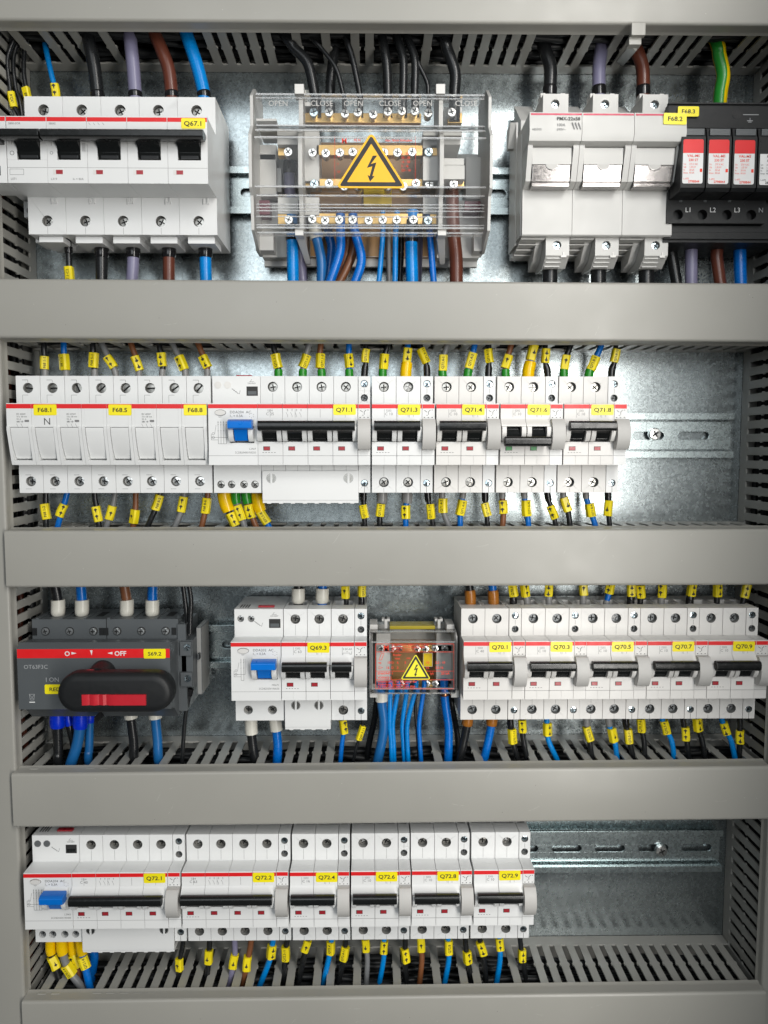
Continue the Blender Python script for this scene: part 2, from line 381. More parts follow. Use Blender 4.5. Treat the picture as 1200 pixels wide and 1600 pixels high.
def flag_mesh(on):
    def mk():
        b = MB(); b.box(-2.35, 2.35, -.4, .07, -1.45, 1.45, 'ink'); b.box(-1.9, 2.15, -.3, .12, -1.2, 1.2, 'flagred' if on else 'flaggreen'); return b.mesh('indicator_window')
    return cached(('flag', on), mk)
def sticker_mesh(tx, wd=15.6, h=7.2, ts=4.7):
    def mk():
        b = MB(); b.rslab(-wd / 2, wd / 2, -h / 2, h / 2, .9, 0, .18, 'yellow')
        b.text(tx, 0, 0, .24, ts * .86, 'ink', 'C', bold=1, sx=1.18); return b.mesh('marker_label')
    return cached(('stk', tx, wd, h, ts), mk)
def sticker(parent, tx, x, z, d=D2 + .05, **k): return link('marker_label', sticker_mesh(tx, **k), parent, (x + random.uniform(-.25, .25), d, z), random.uniform(-.018, .018))

def switch_symbols(b, x, z, d, n, dx=3.1, m='printlight'):
    for i in range(n):
        a = x + i * dx; b.line(a, z + 3, a, z + 1.4, d, .18, m); b.line(a - .5, z + 2.4, a + .5, z + 2.4, d, .18, m)
        b.line(a - 1.1, z + .9, a, z - 1.6, d, .18, m); b.line(a, z - 1.6, a, z - 2.6, d, .18, m)

def breaker(x, zc, n, w, tx, rating, label, stx, group, on=True, covered=False, m='white', sm='screwdark'):
    t = thing('circuit_breaker', label, 'circuit breaker', x, zc, group)
    b = MB(); poles_into(b, n, w, on, m); d = D2 + .07
    xr = w * .68 if n == 2 else w * .5
    b.text('S20%d' % n, xr, 16.4, d, 1.9, 'printlight', 'C', bold=0); b.text(rating, xr, 14.1, d, 2.7, 'printlight', 'C', bold=0, sx=1.05)
    if n == 4: switch_symbols(b, w * 1.2, 14.4, d, 4)
    else: switch_symbols(b, w * 1.45, 14.5, d, 2, 3.6)
    for q in range(5): b.line(w * .18 + q * 2.0, -12.6, w * .18 + q * 2.0 + 1.1, -12.6, d, .35, 'printlight')
    # lettering on the upper ledge
    b.build('housing', t, bevel=.22)
    link('toggle_handle', handle_mesh(n, w, on), t)
    for i in range(n):
        screw(t, (i + .5) * w, 34, random.uniform(58.9, 59.9), 3.25, sm)
        if not covered: screw(t, (i + .5) * w, -34, random.uniform(58.9, 59.9), 3.25, sm)
        link('indicator_window', flag_mesh(on), t, (i * w + w * .35, D2, -9.8))
    sticker(t, tx, stx, Hn - 4.3)
    return t

def aux(x, zc, w, label, group='slim auxiliary contact blocks clipped to the breakers', m='white', wide=True):
    t = thing('auxiliary_contact', label, 'contact block', x, zc, group); b = MB(); cx = w * .5
    shell(b, 0, w, [(cx, 36.2, 2.55), (cx, 26.2, 2.55)], [(cx, -34.6, 2.55)], m)
    b.box(.1, w - .1, 60, D2 - .3, 10.6, Hn, m); b.box(.1, w - .1, 60, D2 - .6, -Hn, -10.6, m); b.box(.1, w - .1, 60, 74, -10.6, 10.6, m)
    b.quad(.3, w - .3, Hn - 3.4, Hn - .6, D2 - .2, 'red'); d = D2 - .2
    for (p, q, r2, s2) in ((1.6, 16.6, 3.4, 15.4), (6.6, 16.8, 7.4, 16.8), (4.4, 13.6, 4.4, 15.6), (4.4, 15.6, 5.8, 16.9), (3.0, 13.2, 3.9, 13.2)): b.line(p, q, r2, s2, d, .32, 'ink')
    for q in range(3): b.line(1.2 + q * 2.7, 11.7, 2.0 + q * 2.7, 11.7, d, .5, 'ink')
    b.line(.1, -14.8, w - .1, -14.8, D2 - .54, .14, 'printlight'); b.line(cx, -37.4, cx, -41.4, D1 + .06, .3, 'gap'); b.line(cx, 29.4, cx, 32.9, D1 + .06, .2, 'gap')
    b.build('housing', t, bevel=.2)
    pr = [(-10.5, 70)] + [p for p in arc(0, 14.2, 74.0, 180 - 42, 42, 16)] + [(10.5, 70)]
    MB().prism(pr, -.15, w + .05, 'auxgrey').build('lever_cover', t, bevel=.35)
    screw(t, cx, 36.2, 61.6, 2.35, 'screwblue'); screw(t, cx, 26.2, 59.5, 2.35, 'screwgrey'); screw(t, cx, -34.6, 61.6, 2.35, 'screwblue')
    return t

def rcd(x, zc, w, n4, wp, code, cur, art, label, topholes, m='white'):
    """two-module residual current block; its shroud covers the lower terminals of the breaker beside it"""
    t = thing('residual_current_block', label, 'residual current block', x, zc, 'residual current blocks beside the breakers'); b = MB()
    n = 4 if n4 else 2; d = D2 + .08
    b.box(.1, w - .1, 12, 58, -40, Hb - .2, m)
    if topholes == 'open': b.holed(.1, w - .1, Hn, Hb, 58, D1, [(4.6, 34.4, 2.5), (12.2, 34.4, 2.5)], m)
    else:
        b.box(.1, w - .1, 58, D1, Hn, Hb, m)
    bh = [(w * f, -35.5, 2.75) for f in (.15, .37, .63, .86)] if n4 else [(w * .26, -33.6, 3.4), (w * .76, -33.6, 3.4)]
    b.holed(.1, w - .1, -Hb, -Hn, 58, D1, bh, m)
    b.box(.1, w - .1, D1 - 3, 69, -Hn, Hn, m)
    bx0, bx1 = w * .43, w * .93; i0, i1 = w * .53, w * .83
    b.box(.1, w - .1, 69, D2, 10.4, Hn, m); b.box(.1, bx0, 69, D2, -6, 10.4, m); b.box(bx1, w - .1, 69, D2, -6, 10.4, m); b.box(.1, w - .1, 69, D2, -Hn, -6, m)
    b.prism([(5.6, 69), (10.39, 69), (10.39, D2), (8.6, 81.4), (5.6, 83.4)], bx0 + .1, bx1 - .1, m)
    prof = [(-5.9, 69)] + [p for p in arc(2.6, 9.4, 76.2, 156, 10, 12) if -5.9 <= p[0] <= 5.5] + [(5.5, 69)]
    b.prism(prof, bx0 + .2, i0, m); b.prism(prof, i1, bx1 - .2, m)
    b.quad(.1, w - .1, Hn - 3.4, Hn - .6, d, 'red'); b.line(.1, -14.82, w - .1, -14.82, d, .14, 'printlight')
    b.text(code, w * .44, 15.3, d, 2.5, 'print', 'L', bold=0, sx=1.05); b.text('I', w * .44, 12.7, d, 2.5, 'print', bold=0); b.text('n', w * .47, 12.1, d, 1.5, 'print', bold=0); b.text('= %s' % cur, w * .51, 12.7, d, 2.4, 'print', bold=0)
    b.text(art[0], w * .96, -10.0, d, 1.9, 'printlight', 'R', bold=0); b.text(art[1], w * .96, -12.6, d, 1.95, 'printlight', 'R', bold=0, sx=.92)
    b.text('TEST', w * .24, 11.9, d, 1.1, 'printlight', 'C', bold=0)
    for a in range(6):
        q = math.radians(60 * a + 30); b.text('+', w * .88 + 1.6 * math.cos(q), 12.9 + 1.5 * math.sin(q), d, 1.5, 'printlight', 'C', bold=0)
    for q in range(n):
        xx = w * .20 + q * w * .055
        b.line(xx, 9.2, xx, -6.6, d, .13, 'print'); b.line(xx - .35, 6.3, xx + .35, 6.9, d, .18, 'print'); b.line(xx - .4, 2.4, xx + .4, 2.4, d, .15, 'print'); b.line(xx - .35, 8.2, xx + .35, 8.2, d, .15, 'print')
    xx = w * .20 + (n - 1) * w * .055
    b.line(w * .20, -6.6, xx, -6.6, d, .15, 'print'); b.line(w * .06, -2.2, xx + 1, -2.2, d, .13, 'print'); b.line(w * .06, -3.9, w * .06, .4, d, .13, 'print'); b.line(w * .06, -3.9, w * .2, -3.9, d, .13, 'print')
    for c0, c1 in ((w * .10, .4), (w * .10, -2.2)):
        for a in range(10):
            p, q = math.radians(36 * a), math.radians(36 * (a + 1)); b.line(c0 + .8 * math.cos(p), c1 + .8 * math.sin(p), c0 + .8 * math.cos(q), c1 + .8 * math.sin(q), d, .12, 'print')
    b.line(w * .13, .4, w * .16, 6.4, d, .1, 'printlight'); b.line(xx + 1, -2.2, xx + 1, 9.0, d, .1, 'printlight')
    # marks beside the window
    z = 31.2
    for a in range(3): b.line(w * .42 + a * 1.3, z + 1.6 - a, w * .45 + a * 1.3, z - .2 - a, D1 + .06, .16, 'print')
    b.line(w * .40, z + 1.4, w * .56, z - 2.4, D1 + .06, .16, 'print'); b.line(w * .56, z - 2.4, w * .58, z + .2, D1 + .06, .16, 'print')
    b.text('230/400V', w * .82, 36.4, D1 + .06, 1.5, 'print', 'C', bold=0); b.line(w * .77, 37.6, w * .87, 37.6, D1 + .06, .14, 'print'); b.line(w * .79, 37.6, w * .82, 39.2, D1 + .06, .14, 'print')
    for q in range(4): b.box(3 + q * 1.9, 3.9 + q * 1.9, 46, 57, Hb - .2, Hb + .02, 'gap')
    b.build('housing', t, bevel=.25)
    q = MB(); q.box(w * .71, w * .945, 60, D1 + .12, 27.6, 34.2, 'ink'); q.box(w * .735, w * .92, 60, D1 + .3, 28.3, 31.0, 'greyblue' if topholes != 'blank' else 'black').build('reset_window', t, bevel=.1)
    q = MB(); q.disc(w * .25, 14.9, w * .115, 2.1, 78, D2 + .10, 'print', 28); q.disc(w * .25, 14.9, w * .107, 1.9, 78, D2 + .9, 'warmwhite', 28).build('test_button', t, bevel=.3)
    q = MB(); q.box(w * .47, w * .80, 53.5, 57.5, Hb, Hb + 1.3, 'flagred').build('test_lever', t, bevel=.3)
    q = MB(); q.prism([(-4.6, 70), (-4.6, 81), (1, 84.5), (4.4, 86.5), (5.2, 86), (5.2, 70)], i0 + .5, i1 - .4, 'toggleblue')
    q.prism([(3.2, 82), (3.0, 86.5), (4.0, 90.5), (8.4, 91.0), (9.9, 88), (9.9, 82)], w * .445, w * .925, 'toggleblue').build('blue_toggle', t, bevel=.45)
    for h in bh: screw(t, h[0], h[1], 61.0 if n4 else 60.3, 2.45 if n4 else 3.15, 'screwgrey' if topholes == 'blank' else 'screwdark')
    if topholes == 'open':
        for xx in (4.6, 12.2): screw(t, xx, 34.4, 61.5, 2.3, 'screw')
    else:
        for xx in (4.2, 11.0): MB().disc(0, 0, 2.45, 2.45, -1, .5, 'warmwhite' if topholes == 'cap' else 'screwgrey', 24).build('terminal_plug', t, (xx, D1, 35.2), bevel=.4)
    # shroud
    s = MB(); x0, x1 = w + .9, w + n * wp - .4 + (0.6 if n == 4 else 0); zt, zb = (-25.8, -48.8) if n4 else (-24.2, -47.8)
    s.box(x0, x1, 63.2, 65.4, zb + 2, zt, m); s.box(x0, x1, 36, 64.6, zb, zb + 2.4, m)
    for q in range(n * 2): s.box(x0 + 3 + q * (x1 - x0 - 9) / (n * 2 - 1), x0 + 6 + q * (x1 - x0 - 9) / (n * 2 - 1), 58, 64.6, zb - .5, zb + .2, m)
    cs = (x0 + 6.4, x1 - 7.2) if n4 else (x0 + 8, x1 - 8.5)
    for c in cs:
        s.disc(c, zt - 5.2, 3.7, 3.7, 65, 65.46, 'gap', 24); s.disc(c, zt - 5.2, 3.3, 3.3, 65, 65.52, 'screwdark', 24); s.box(c - .75, c + .75, 65, 65.8, zt - 9.2, zt - 1.2, m)
    s.build('terminal_shroud', t, bevel=.3)
    return t

# ------------------------------------------------------------------ cables: data first, so that the duct walls know where fingers are broken out
def catmull(P_, step=8):
    if len(P_) == 2: P_ = [P_[0], tuple((a + b) / 2 for a, b in zip(*P_)), P_[1]]
    Q = [tuple(2 * a - b for a, b in zip(P_[0], P_[1]))] + list(P_) + [tuple(2 * a - b for a, b in zip(P_[-1], P_[-2]))]; out = []
    for i in range(1, len(Q) - 2):
        p0, p1, p2, p3 = map(Vector, Q[i - 1:i + 3])
        for k in range(step):
            t = k / step; out.append(tuple(0.5 * ((2 * p1) + (-p0 + p2) * t + (2 * p0 - 5 * p1 + 4 * p2 - p3) * t * t + (-p0 + 3 * p1 - 3 * p2 + p3) * t ** 3)))
    out.append(tuple(P_[-1])); return out
CN = {'c_black': 'black', 'c_blue': 'blue', 'c_sky': 'bright blue', 'c_steelblue': 'dull blue', 'c_brown': 'dark brown', 'c_tan': 'brown', 'c_violet': 'greyish violet', 'c_grey': 'grey', 'c_green': 'green and yellow'}
WALLZ = {'1t': 290.5, '1b': 117.9, '2t': 77.2, '2b': -56.2, '3t': -96.8, '3b': -231.8, '4b': -407.0}
XING = {k: [] for k in WALLZ}
CABLES = []
def C(row, what, col, wpx, pts, fer=None, mark=None, d=44, dev=True, dl=None, cat=None):
    """row: duct wall it crosses; pts: picture points from the device to the duct"""
    sgn = 1 if row[1] == 't' else -1
    P3 = []
    for i, p in enumerate(pts):
        dd = p[2] if len(p) > 2 else d
        X, Z = at(p[0], p[1], dd); P3.append((X, dd, Z))
    if dev: P3.insert(0, (P3[0][0] - (P3[1][0] - P3[0][0]) * .12, P3[0][1], P3[0][2] - sgn * 7))
    r = wpx * (CAMD - d) / FPX / 2
    wz = WALLZ[row]; e = P3[-1]
    x = e[0]
    if r < 2.6:     # thin wires lie in a slot
        x = round((x - 5.15) / 10.3) * 10.3 + 5.15 if abs(e[2] - wz) < 30 else x
        x = max(min(x, e[0] + 2.2), e[0] - 2.2)
    if sgn * (wz - e[2]) > 1.5:
        pv = P3[-2]; sl = max(-.7, min(.7, (e[0] - pv[0]) / ((e[2] - pv[2]) or 1) * sgn)); ex = e[0] + sl * abs(wz - e[2])
        P3.append((ex + (x - e[0]) * .6, e[1] + 1, wz - sgn * .5))
    e2 = Vector(P3[-1]); dr = Vector(P3[-1]) - Vector(P3[-2]); dr.y *= .3; dr = dr.normalized()
    if abs(dr.z) < .7: dr = (dr + Vector((0, 0, sgn * .6))).normalized()
    q1 = e2 + dr * 7 + Vector((0, -2, 0)); q2 = q1 + dr * 11 + Vector((0, -9, 0)); P3.append(tuple(q1)); P3.append(tuple(q2))
    path = catmull(P3)
    cx = min(path, key=lambda p: abs(p[2] - wz)); XING[row].append((cx[0], r))
    CABLES.append(dict(row=row, what=what, col=col, r=r, path=path, fer=fer, mark=mark))

# --- row 1, top
C('1t', 'looping down the left duct, nearest the frame edge', 'c_black', 6.6, [(34, 188), (20, 160), (14, 125), (12, 90), (25, 54)], mark=(157, 'T', '-X2:4'), d=40, dev=False)
C('1t', 'looping behind the marked one at the left duct', 'c_black', 6.6, [(35, 186), (31, 158), (24, 135), (21, 90), (33, 54)], d=34, dev=False)
C('1t', 'at the left duct, shortest of three, with a part hidden sleeve', 'c_black', 6.6, [(46, 160), (41, 138), (37, 107), (40, 56)], mark=(150, 'T', '68'), d=30, dev=False)
C('1t', 'entering the top of breaker Q67.1 at its leftmost module', 'c_sky', 8, [(90, 158), (87, 140), (82, 123), (72, 78)], mark=(143, 'D', ''), d=30)
for xs, c, n_ in (([152, 147, 137], 'c_black', 'second'), ([211, 208, 203], 'c_violet', 'third'), ([268, 262, 243], 'c_brown', 'fourth'), ([318, 308, 292], 'c_sky', 'rightmost')):
    C('1t', 'entering the top of breaker Q67.1 at its %s pole' % n_, c, 19.5, [(xs[0] + 1, 158), (xs[0], 143), (xs[1], 103), (xs[2], 55)], fer=('f_black', 143, 153, 1.06))
BT = 'entering the large distribution block from above, '
C('1t', BT + 'leftmost', 'c_black', 15.5, [(494, 168), (492, 149), (481, 100), (460, 76)])
C('1t', BT + 'behind its thin neighbour', 'c_black', 15, [(516, 168), (516, 147), (518, 110), (524, 75)], d=30)
C('1t', BT + 'thin, crossing a thicker one', 'c_black', 6.6, [(538, 168), (536, 147), (525, 107), (505, 79)])
C('1t', BT + 'thin, left of the centre', 'c_black', 9, [(563, 168), (562, 147), (557, 121), (550, 88)])
C('1t', BT + 'just right of the centre', 'c_black', 14, [(606, 168), (606, 147), (604, 100), (597, 58)])
C('1t', BT + 'middle of three thick ones', 'c_black', 12.5, [(630, 168), (630, 147), (630, 93), (620, 58)])
C('1t', BT + 'third of three thick ones', 'c_black', 12, [(649, 168), (648, 147), (648, 93), (636, 58)])
C('1t', BT + 'thin, right of three thick ones', 'c_black', 6.4, [(670, 168), (669, 147), (667, 128), (654, 100)])
C('1t', BT + 'rightmost', 'c_black', 17, [(710, 175), (710, 147), (711, 114), (700, 80)])
for xs, c, n_ in (([859, 860, 853], 'c_black', 'left'), ([936, 936, 939], 'c_violet', 'middle'), ([1005, 1004, 996], 'c_brown', 'right')):
    C('1t', 'entering the top of the fuse switch at its %s pole' % n_, c, 19.5, [(xs[0], 154), (xs[0], 143), (xs[1], 107), (xs[2], 82)], fer=('f_black', 134, 150, 1.08), d=34)
C('1t', 'earth lead with a green stripe entering the black surge arrester', 'c_green', 20, [(1124, 170), (1126, 145), (1130, 117), (1124, 86)], d=38)
# --- row 1, bottom
C('1b', 'leaving the bottom of breaker Q67.1 at its leftmost module', 'c_black', 9, [(107, 384), (108, 410), (109, 440)], fer=('f_black', 386, 396, 1.35), mark=(430, 'T', '7.1-C2'))
for xs, c, n_ in (([159, 159], 'c_black', 'second'), ([208, 206], 'c_violet', 'third'), ([264, 264], 'c_brown', 'fourth'), ([321, 322], 'c_sky', 'rightmost')):
    C('1b', 'leaving the bottom of breaker Q67.1 at its %s pole' % n_, c, 18, [(xs[0], 384), (xs[0], 410), (xs[1], 440)], fer=('f_black', 380, 403, 1.2))
BB = 'leaving the large distribution block below, '
C('1b', 'running down behind the left side of the large distribution block', 'c_violet', 17, [(453, 250), (453, 300), (466, 383), (473, 440)], fer=('f_black', 240, 272, 1.2), d=24, dev=False)
C('1b', BB + 'thick, leftmost', 'c_sky', 18, [(456, 352), (456.7, 375), (458, 440)], fer=('f_black', 352, 376, 1.18))
C('1b', BB + 'under a white ferrule', 'c_steelblue', 15, [(491, 350), (495, 373), (502, 407), (502, 440)], fer=('f_white', 350, 373, 1.3))
C('1b', BB + 'behind the two bent blue ones', 'c_blue', 13.5, [(511, 350), (514, 368), (518, 390), (511, 440)], d=32)
C('1b', BB + 'bending left in front', 'c_blue', 14, [(532, 350), (532, 368), (531, 395), (516, 440)], d=50)
C('1b', BB + 'upper of the two brown ones', 'c_tan', 12, [(548, 350), (545, 370), (541, 398), (528, 440)], d=32)
C('1b', BB + 'lower of the two brown ones', 'c_tan', 13, [(556, 375), (552, 394), (543, 417), (531, 440)], d=36)
C('1b', BB + 'bowed out to the right', 'c_blue', 14, [(552, 350), (556, 368), (564, 397), (563, 417), (555, 440)], d=47)
C('1b', BB + 'thin, in the open middle', 'c_sky', 8, [(598, 345), (598, 368), (592, 440)])
C('1b', BB + 'thin, close behind the blue pair', 'c_grey', 8, [(607, 370), (607, 390), (608, 440)], d=24)
C('1b', BB + 'thin, in front of a grey one', 'c_sky', 8.6, [(620, 345), (618, 368), (617, 440)])
C('1b', BB + 'thin, beside the thick blue one', 'c_black', 9, [(627, 370), (627, 390), (625, 440)], d=24)
C('1b', BB + 'thick, right of the middle', 'c_sky', 19, [(644, 345), (642.5, 378), (644, 440)], fer=('f_black', 345, 379, 1.15))
C('1b', BB + 'half hidden by a thick blue one', 'c_violet', 17, [(652, 350), (652, 385), (650, 440)], d=22)
C('1b', BB + 'rightmost blue one', 'c_blue', 10, [(669, 345), (672, 370), (677.5, 440)])
C('1b', BB + 'very thick, at the right side', 'c_brown', 20.5, [(706, 290), (707, 330), (709, 368), (712.5, 403), (713, 440)], d=36)
for x_, n_ in ((859, 'left'), (935, 'middle'), (1010, 'right')):
    C('1b', 'leaving the bottom of the fuse switch at its %s pole' % n_, 'c_black', 23, [(x_, 412), (x_, 425), (x_, 442)], d=36)
C('1b', 'slanting beside the right foot of the fuse switch', 'c_black', 17, [(1046, 380), (1050, 400), (1057, 442)], d=26)
for x0_, x1_, c, n_ in ((1080, 1080, 'c_violet', 'L1'), (1120, 1125, 'c_brown', 'L2'), (1156, 1157, 'c_blue', 'L3')):
    C('1b', 'leaving the black surge arrester under %s' % n_, c, 18.5, [(x0_, 393), (x0_, 405), (x1_, 442)], fer=('screw', 374, 392, .18), d=34)
# --- row 2, top
def R2(what, c, xs, ys, fer, mark, wpx=9.0, row='2t', d=44): C(row, what, c, wpx, [(a, b) for a, b in zip(xs, ys)], fer=fer, mark=mark, d=d)
FH = ['first', 'second', 'third', 'fourth', 'fifth', 'sixth', 'seventh', 'eighth']
yt = (592, 578, 566, 541); fg = ('f_grey', 577, 592, 1.1)
for i, (c, xs, mk) in enumerate((('c_black', (70.5, 70.5, 70, 68.5), (567, 'T', 'F68 1-1')), ('c_blue', (104, 103, 101, 99.5), (566, 'T', '68.1-3')), ('c_black', (148, 148, 147, 145), (563, 'T', 'F68 5-1')), ('c_grey', (182, 179, 173, 161), (566, 'D', '')),
                                 ('c_tan', (217, 217, 215, 206), (568, 'D', '')), ('c_black', (253, 254, 255, 249), (562, 'D', '')), ('c_grey', (290, 289, 284, 271), (567, 'D', '')), ('c_tan', (324, 324, 322, 311), (565, 'D', '')))):
    R2('entering the %s pole of the eight fuse holders from above' % FH[i], c, xs, yt, fg, mk)
gr = ('f_green', 577, 592, 1.45)
O4 = ['leftmost', 'second', 'third', 'rightmost']
for i, (c, xs, tx) in enumerate((('c_black', (435, 435, 434, 427), 'Q71.1-1'), ('c_grey', (473, 473.5, 475, 482), 'Q71.1-3'), ('c_tan', (503, 502, 499, 501), 'Q71.1-5'), ('c_blue', (546, 545.5, 545, 545), 'Q71.1-7'))):
    R2('entering the %s top terminal of breaker Q71.1' % O4[i], c, xs, yt, gr, (564, 'T' if i in (0, 1, 2) else 'D', tx))
bk = ('f_black', 571, 592, 1.35)
def AX(q, xs, ys, tx, f=bk, row='2t', c='c_black', k='T', my=556, wpx=8): C(row, '%s the slim contact block beside breaker %s' % ('entering' if row[1] == 't' else 'leaving', q), c, wpx, list(zip(xs, ys)), fer=f, mark=(my, k, tx))
AX('Q71.1', (569, 570, 571.5, 571.5), yt, 'Q71.1-13')
for q, a, b_, x3 in (('Q71.3', ('c_black', (598, 598, 599, 605), 565, 'D', gr), ('c_blue', (634, 634.5, 636, 637), 555, 'D', ('f_yellow', 566, 592, 1.85)), (667, 667, 665, 657)),
                     ('Q71.4', ('c_grey', (692, 691, 691, 698), 567, 'T', gr), ('c_blue', (730, 732, 736, 741), 564, 'T', gr), (763, 763.5, 764, 764)),
                     ('Q71.6', ('c_tan', (790, 790, 791, 798), 565, 'D', gr), ('c_blue', (825, 826, 829, 833), 551, 'D', ('f_yellow', 565, 592, 2.0)), (856, 855, 852, 852)),
                     ('Q71.8', ('c_black', (881, 881, 882, 891), 566, 'D', gr), ('c_blue', (919, 922, 928, 939), 568, 'T', gr), (955, 956, 960, 962))):
    R2('entering the left top terminal of breaker %s' % q, a[0], a[1], yt, a[4], (a[2], a[3], q + '-1'))
    R2('entering the right top terminal of breaker %s' % q, b_[0], b_[1], yt, b_[4], (b_[2], b_[3], q + '-3'), wpx=9.5)
    AX(q, x3, yt, q + '-13', k='T' if q != 'Q71.6' else 'D')
# --- row 2, bottom
yb = (767, 781, 797, 824)
for i, (c, xs, my, k, tx) in enumerate((('c_black', (71.7, 71.7, 72, 72), 799, 'T', 'F68 1-2'), ('c_blue', (105, 102, 97, 90), 797, 'D', ''), ('c_black', (148, 149, 152, 155), 803, 'D', ''), ('c_grey', (180, 178, 175, 166), 801, 'D', ''),
                                        ('c_tan', (212, 212, 211.5, 208), 807, 'D', ''), ('c_black', (250, 248, 242, 230), 785, 'T', 'F68 8-2'), ('c_grey', (288, 287, 284, 273), 788, 'D', ''), ('c_tan', (325, 324, 321, 315), 790, 'T', 'F68 8-6'))):
    R2('leaving the %s pole of the eight fuse holders below' % FH[i], c, xs, yb, ('f_grey', 765, 780, 1.0), (my, k, tx), row='2b')
for i, (c, xs, f, my, k, tx) in enumerate((('c_black', (350, 352, 357, 368), ('f_yellow', 770, 799, 2.1), 812, 'D', ''), ('c_grey', (368, 369, 374, 382), ('f_green', 770, 787, 1.5), 801, 'D', ''),
                                           ('c_tan', (384, 386, 390, 400), ('f_green', 770, 787, 1.5), 799, 'D', ''), ('c_blue', (402, 403, 407, 420), ('f_yellow', 770, 799, 1.9), 808, 'T', '071.1-8'))):
    R2('leaving the %s small terminal under the residual current block of Q71.1' % O4[i], c, xs, (772, 783, 797, 823), f, (my, k, tx), row='2b', wpx=10)
bkb = ('f_black', 766, 783, 1.35); grb = ('f_grey', 765, 786, 1.9); gsb = ('f_grey', 765, 779, 1.15)
AX('Q71.1', (568, 568, 569, 570), yb, 'Q71.1-14', bkb, '2b', k='T', my=799)
for q, a, b_, x3, m3 in (('Q71.3', ('c_black', (597, 597, 594, 593), 797, 'T', grb), ('c_blue', (636, 636, 633.5, 634), 800, 'D', grb), (668, 669, 673, 677), (799, 'T')),
                         ('Q71.4', ('c_grey', (691, 691, 692, 702), 790, 'T', gsb), ('c_blue', (724, 722, 719, 719), 793, 'T', gsb), (758, 758, 760, 762), (796, 'T')),
                         ('Q71.6', ('c_tan', (785, 785, 787, 785), 792, 'D', gsb), ('c_blue', (819, 820, 823, 826), 794, 'T', gsb), (855, 857, 863, 869), (800, 'D')),
                         ('Q71.8', ('c_black', (880, 881, 887, 891), 788, 'D', gsb), ('c_blue', (915, 917, 922, 931), 797, 'T', gsb), (950, 950, 950, 953), (794, 'D'))):
    R2('leaving the left bottom terminal of breaker %s' % q, a[0], a[1], yb, a[4], (a[2], a[3], q + '-2'), row='2b')
    R2('leaving the right bottom terminal of breaker %s' % q, b_[0], b_[1], yb, b_[4], (b_[2], b_[3], q + '-4'), row='2b')
    AX(q, x3, yb, q + '-14', bkb, '2b', k=m3[1], my=m3[0])
# --- row 3, top
for x0_, x1_, c, n_ in ((90.6, 86, 'c_black', 'leftmost'), (128, 126, 'c_blue', 'second'), (198, 194, 'c_tan', 'third'), (238, 238.5, 'c_blue', 'rightmost')):
    C('3t', 'rising from the %s white sleeve on rotary switch S69.2' % n_, c, 15.5, [(x0_, 958), (x0_, 938), (x1_, 914)], fer=('f_white', 937, 962, 1.38), d=36)
C('3t', 'left one of a pair above the side contact of S69.2', 'c_black', 7.5, [(295, 992), (293, 975), (291, 954), (286, 914)], fer=('f_black', 972, 989, 1.25), d=46, dev=False)
C('3t', 'right one of a pair above the side contact of S69.2', 'c_black', 7.5, [(297, 990), (297.5, 965), (298.5, 939), (295, 914)], d=50, dev=False)
C('3t', 'in the left white sleeve above breaker Q69.3', 'c_black', 15, [(466, 945), (466, 930), (466, 912)], fer=('f_white', 919, 942, 1.4))
C('3t', 'in the right white sleeve above breaker Q69.3', 'c_blue', 15, [(503.5, 945), (503.5, 930), (504, 912)], fer=('f_white', 919, 942, 1.4))
C('3t', 'entering the trip module right of breaker Q69.3', 'c_black', 8, [(541, 945), (541, 937), (539, 912)], mark=(925, 'D', ''))
C('3t', 'entering the slim contact block at the right of Q69.3', 'c_black', 8, [(565, 950), (565, 938), (566, 912)], fer=('f_black', 932, 946, 1.3), mark=(922, 'T', 'Q69.3-13'))
C('3t', 'in the left orange sleeve above breaker Q70.1', 'c_black', 13, [(735, 945), (735, 933), (733, 912)], fer=('f_orange', 922, 943, 1.35))
C('3t', 'in the right orange sleeve above breaker Q70.1', 'c_blue', 13, [(771, 945), (771, 933), (769, 912)], fer=('f_orange', 922, 943, 1.35))
for what, c, xs, my, k, tx, f in (('the slim contact block beside breaker Q70.1', 'c_black', (802, 802, 802), 922, 'T', 'Q70.1', ('f_black', 934, 948, 1.35)),
      ('the left top terminal of breaker Q70.3', 'c_black', (824, 823, 818), 922, 'D', '', ('f_grey', 932, 946, 1.2)), ('the right top terminal of breaker Q70.3', 'c_grey', (858, 857.5, 857), 921, 'D', '', ('f_grey', 932, 946, 1.2)),
      ('the left top terminal of breaker Q70.5', 'c_grey', (911, 911, 912), 920, 'D', '', ('f_grey', 930, 946, 1.2)), ('the right top terminal of breaker Q70.5', 'c_blue', (947, 949, 956), 917, 'D', '', ('f_grey', 938, 946, 1.2)),
      ('the slim contact block beside breaker Q70.5', 'c_black', (985, 985.5, 986.5), 921, 'D', '', ('f_black', 932, 948, 1.35)), ('the left top terminal of breaker Q70.7', 'c_black', (1000, 1000.5, 1002), 924, 'D', '', None),
      ('the right top terminal of breaker Q70.7', 'c_grey', (1033, 1033, 1035), 921, 'D', '', ('f_grey', 930, 946, 1.2)), ('the slim contact block beside breaker Q70.7', 'c_black', (1077, 1078, 1082), 921, 'D', '', ('f_black', 930, 948, 1.35)),
      ('the left top terminal of breaker Q70.9', 'c_black', (1120, 1120, 1121), 921, 'D', '', None), ('the right top terminal of breaker Q70.9', 'c_black', (1160, 1162, 1167), 922, 'D', '', None)):
    C('3t', 'entering ' + what, c, 9, list(zip(xs, (948, 936, 912))), fer=f, mark=(my, k, tx))
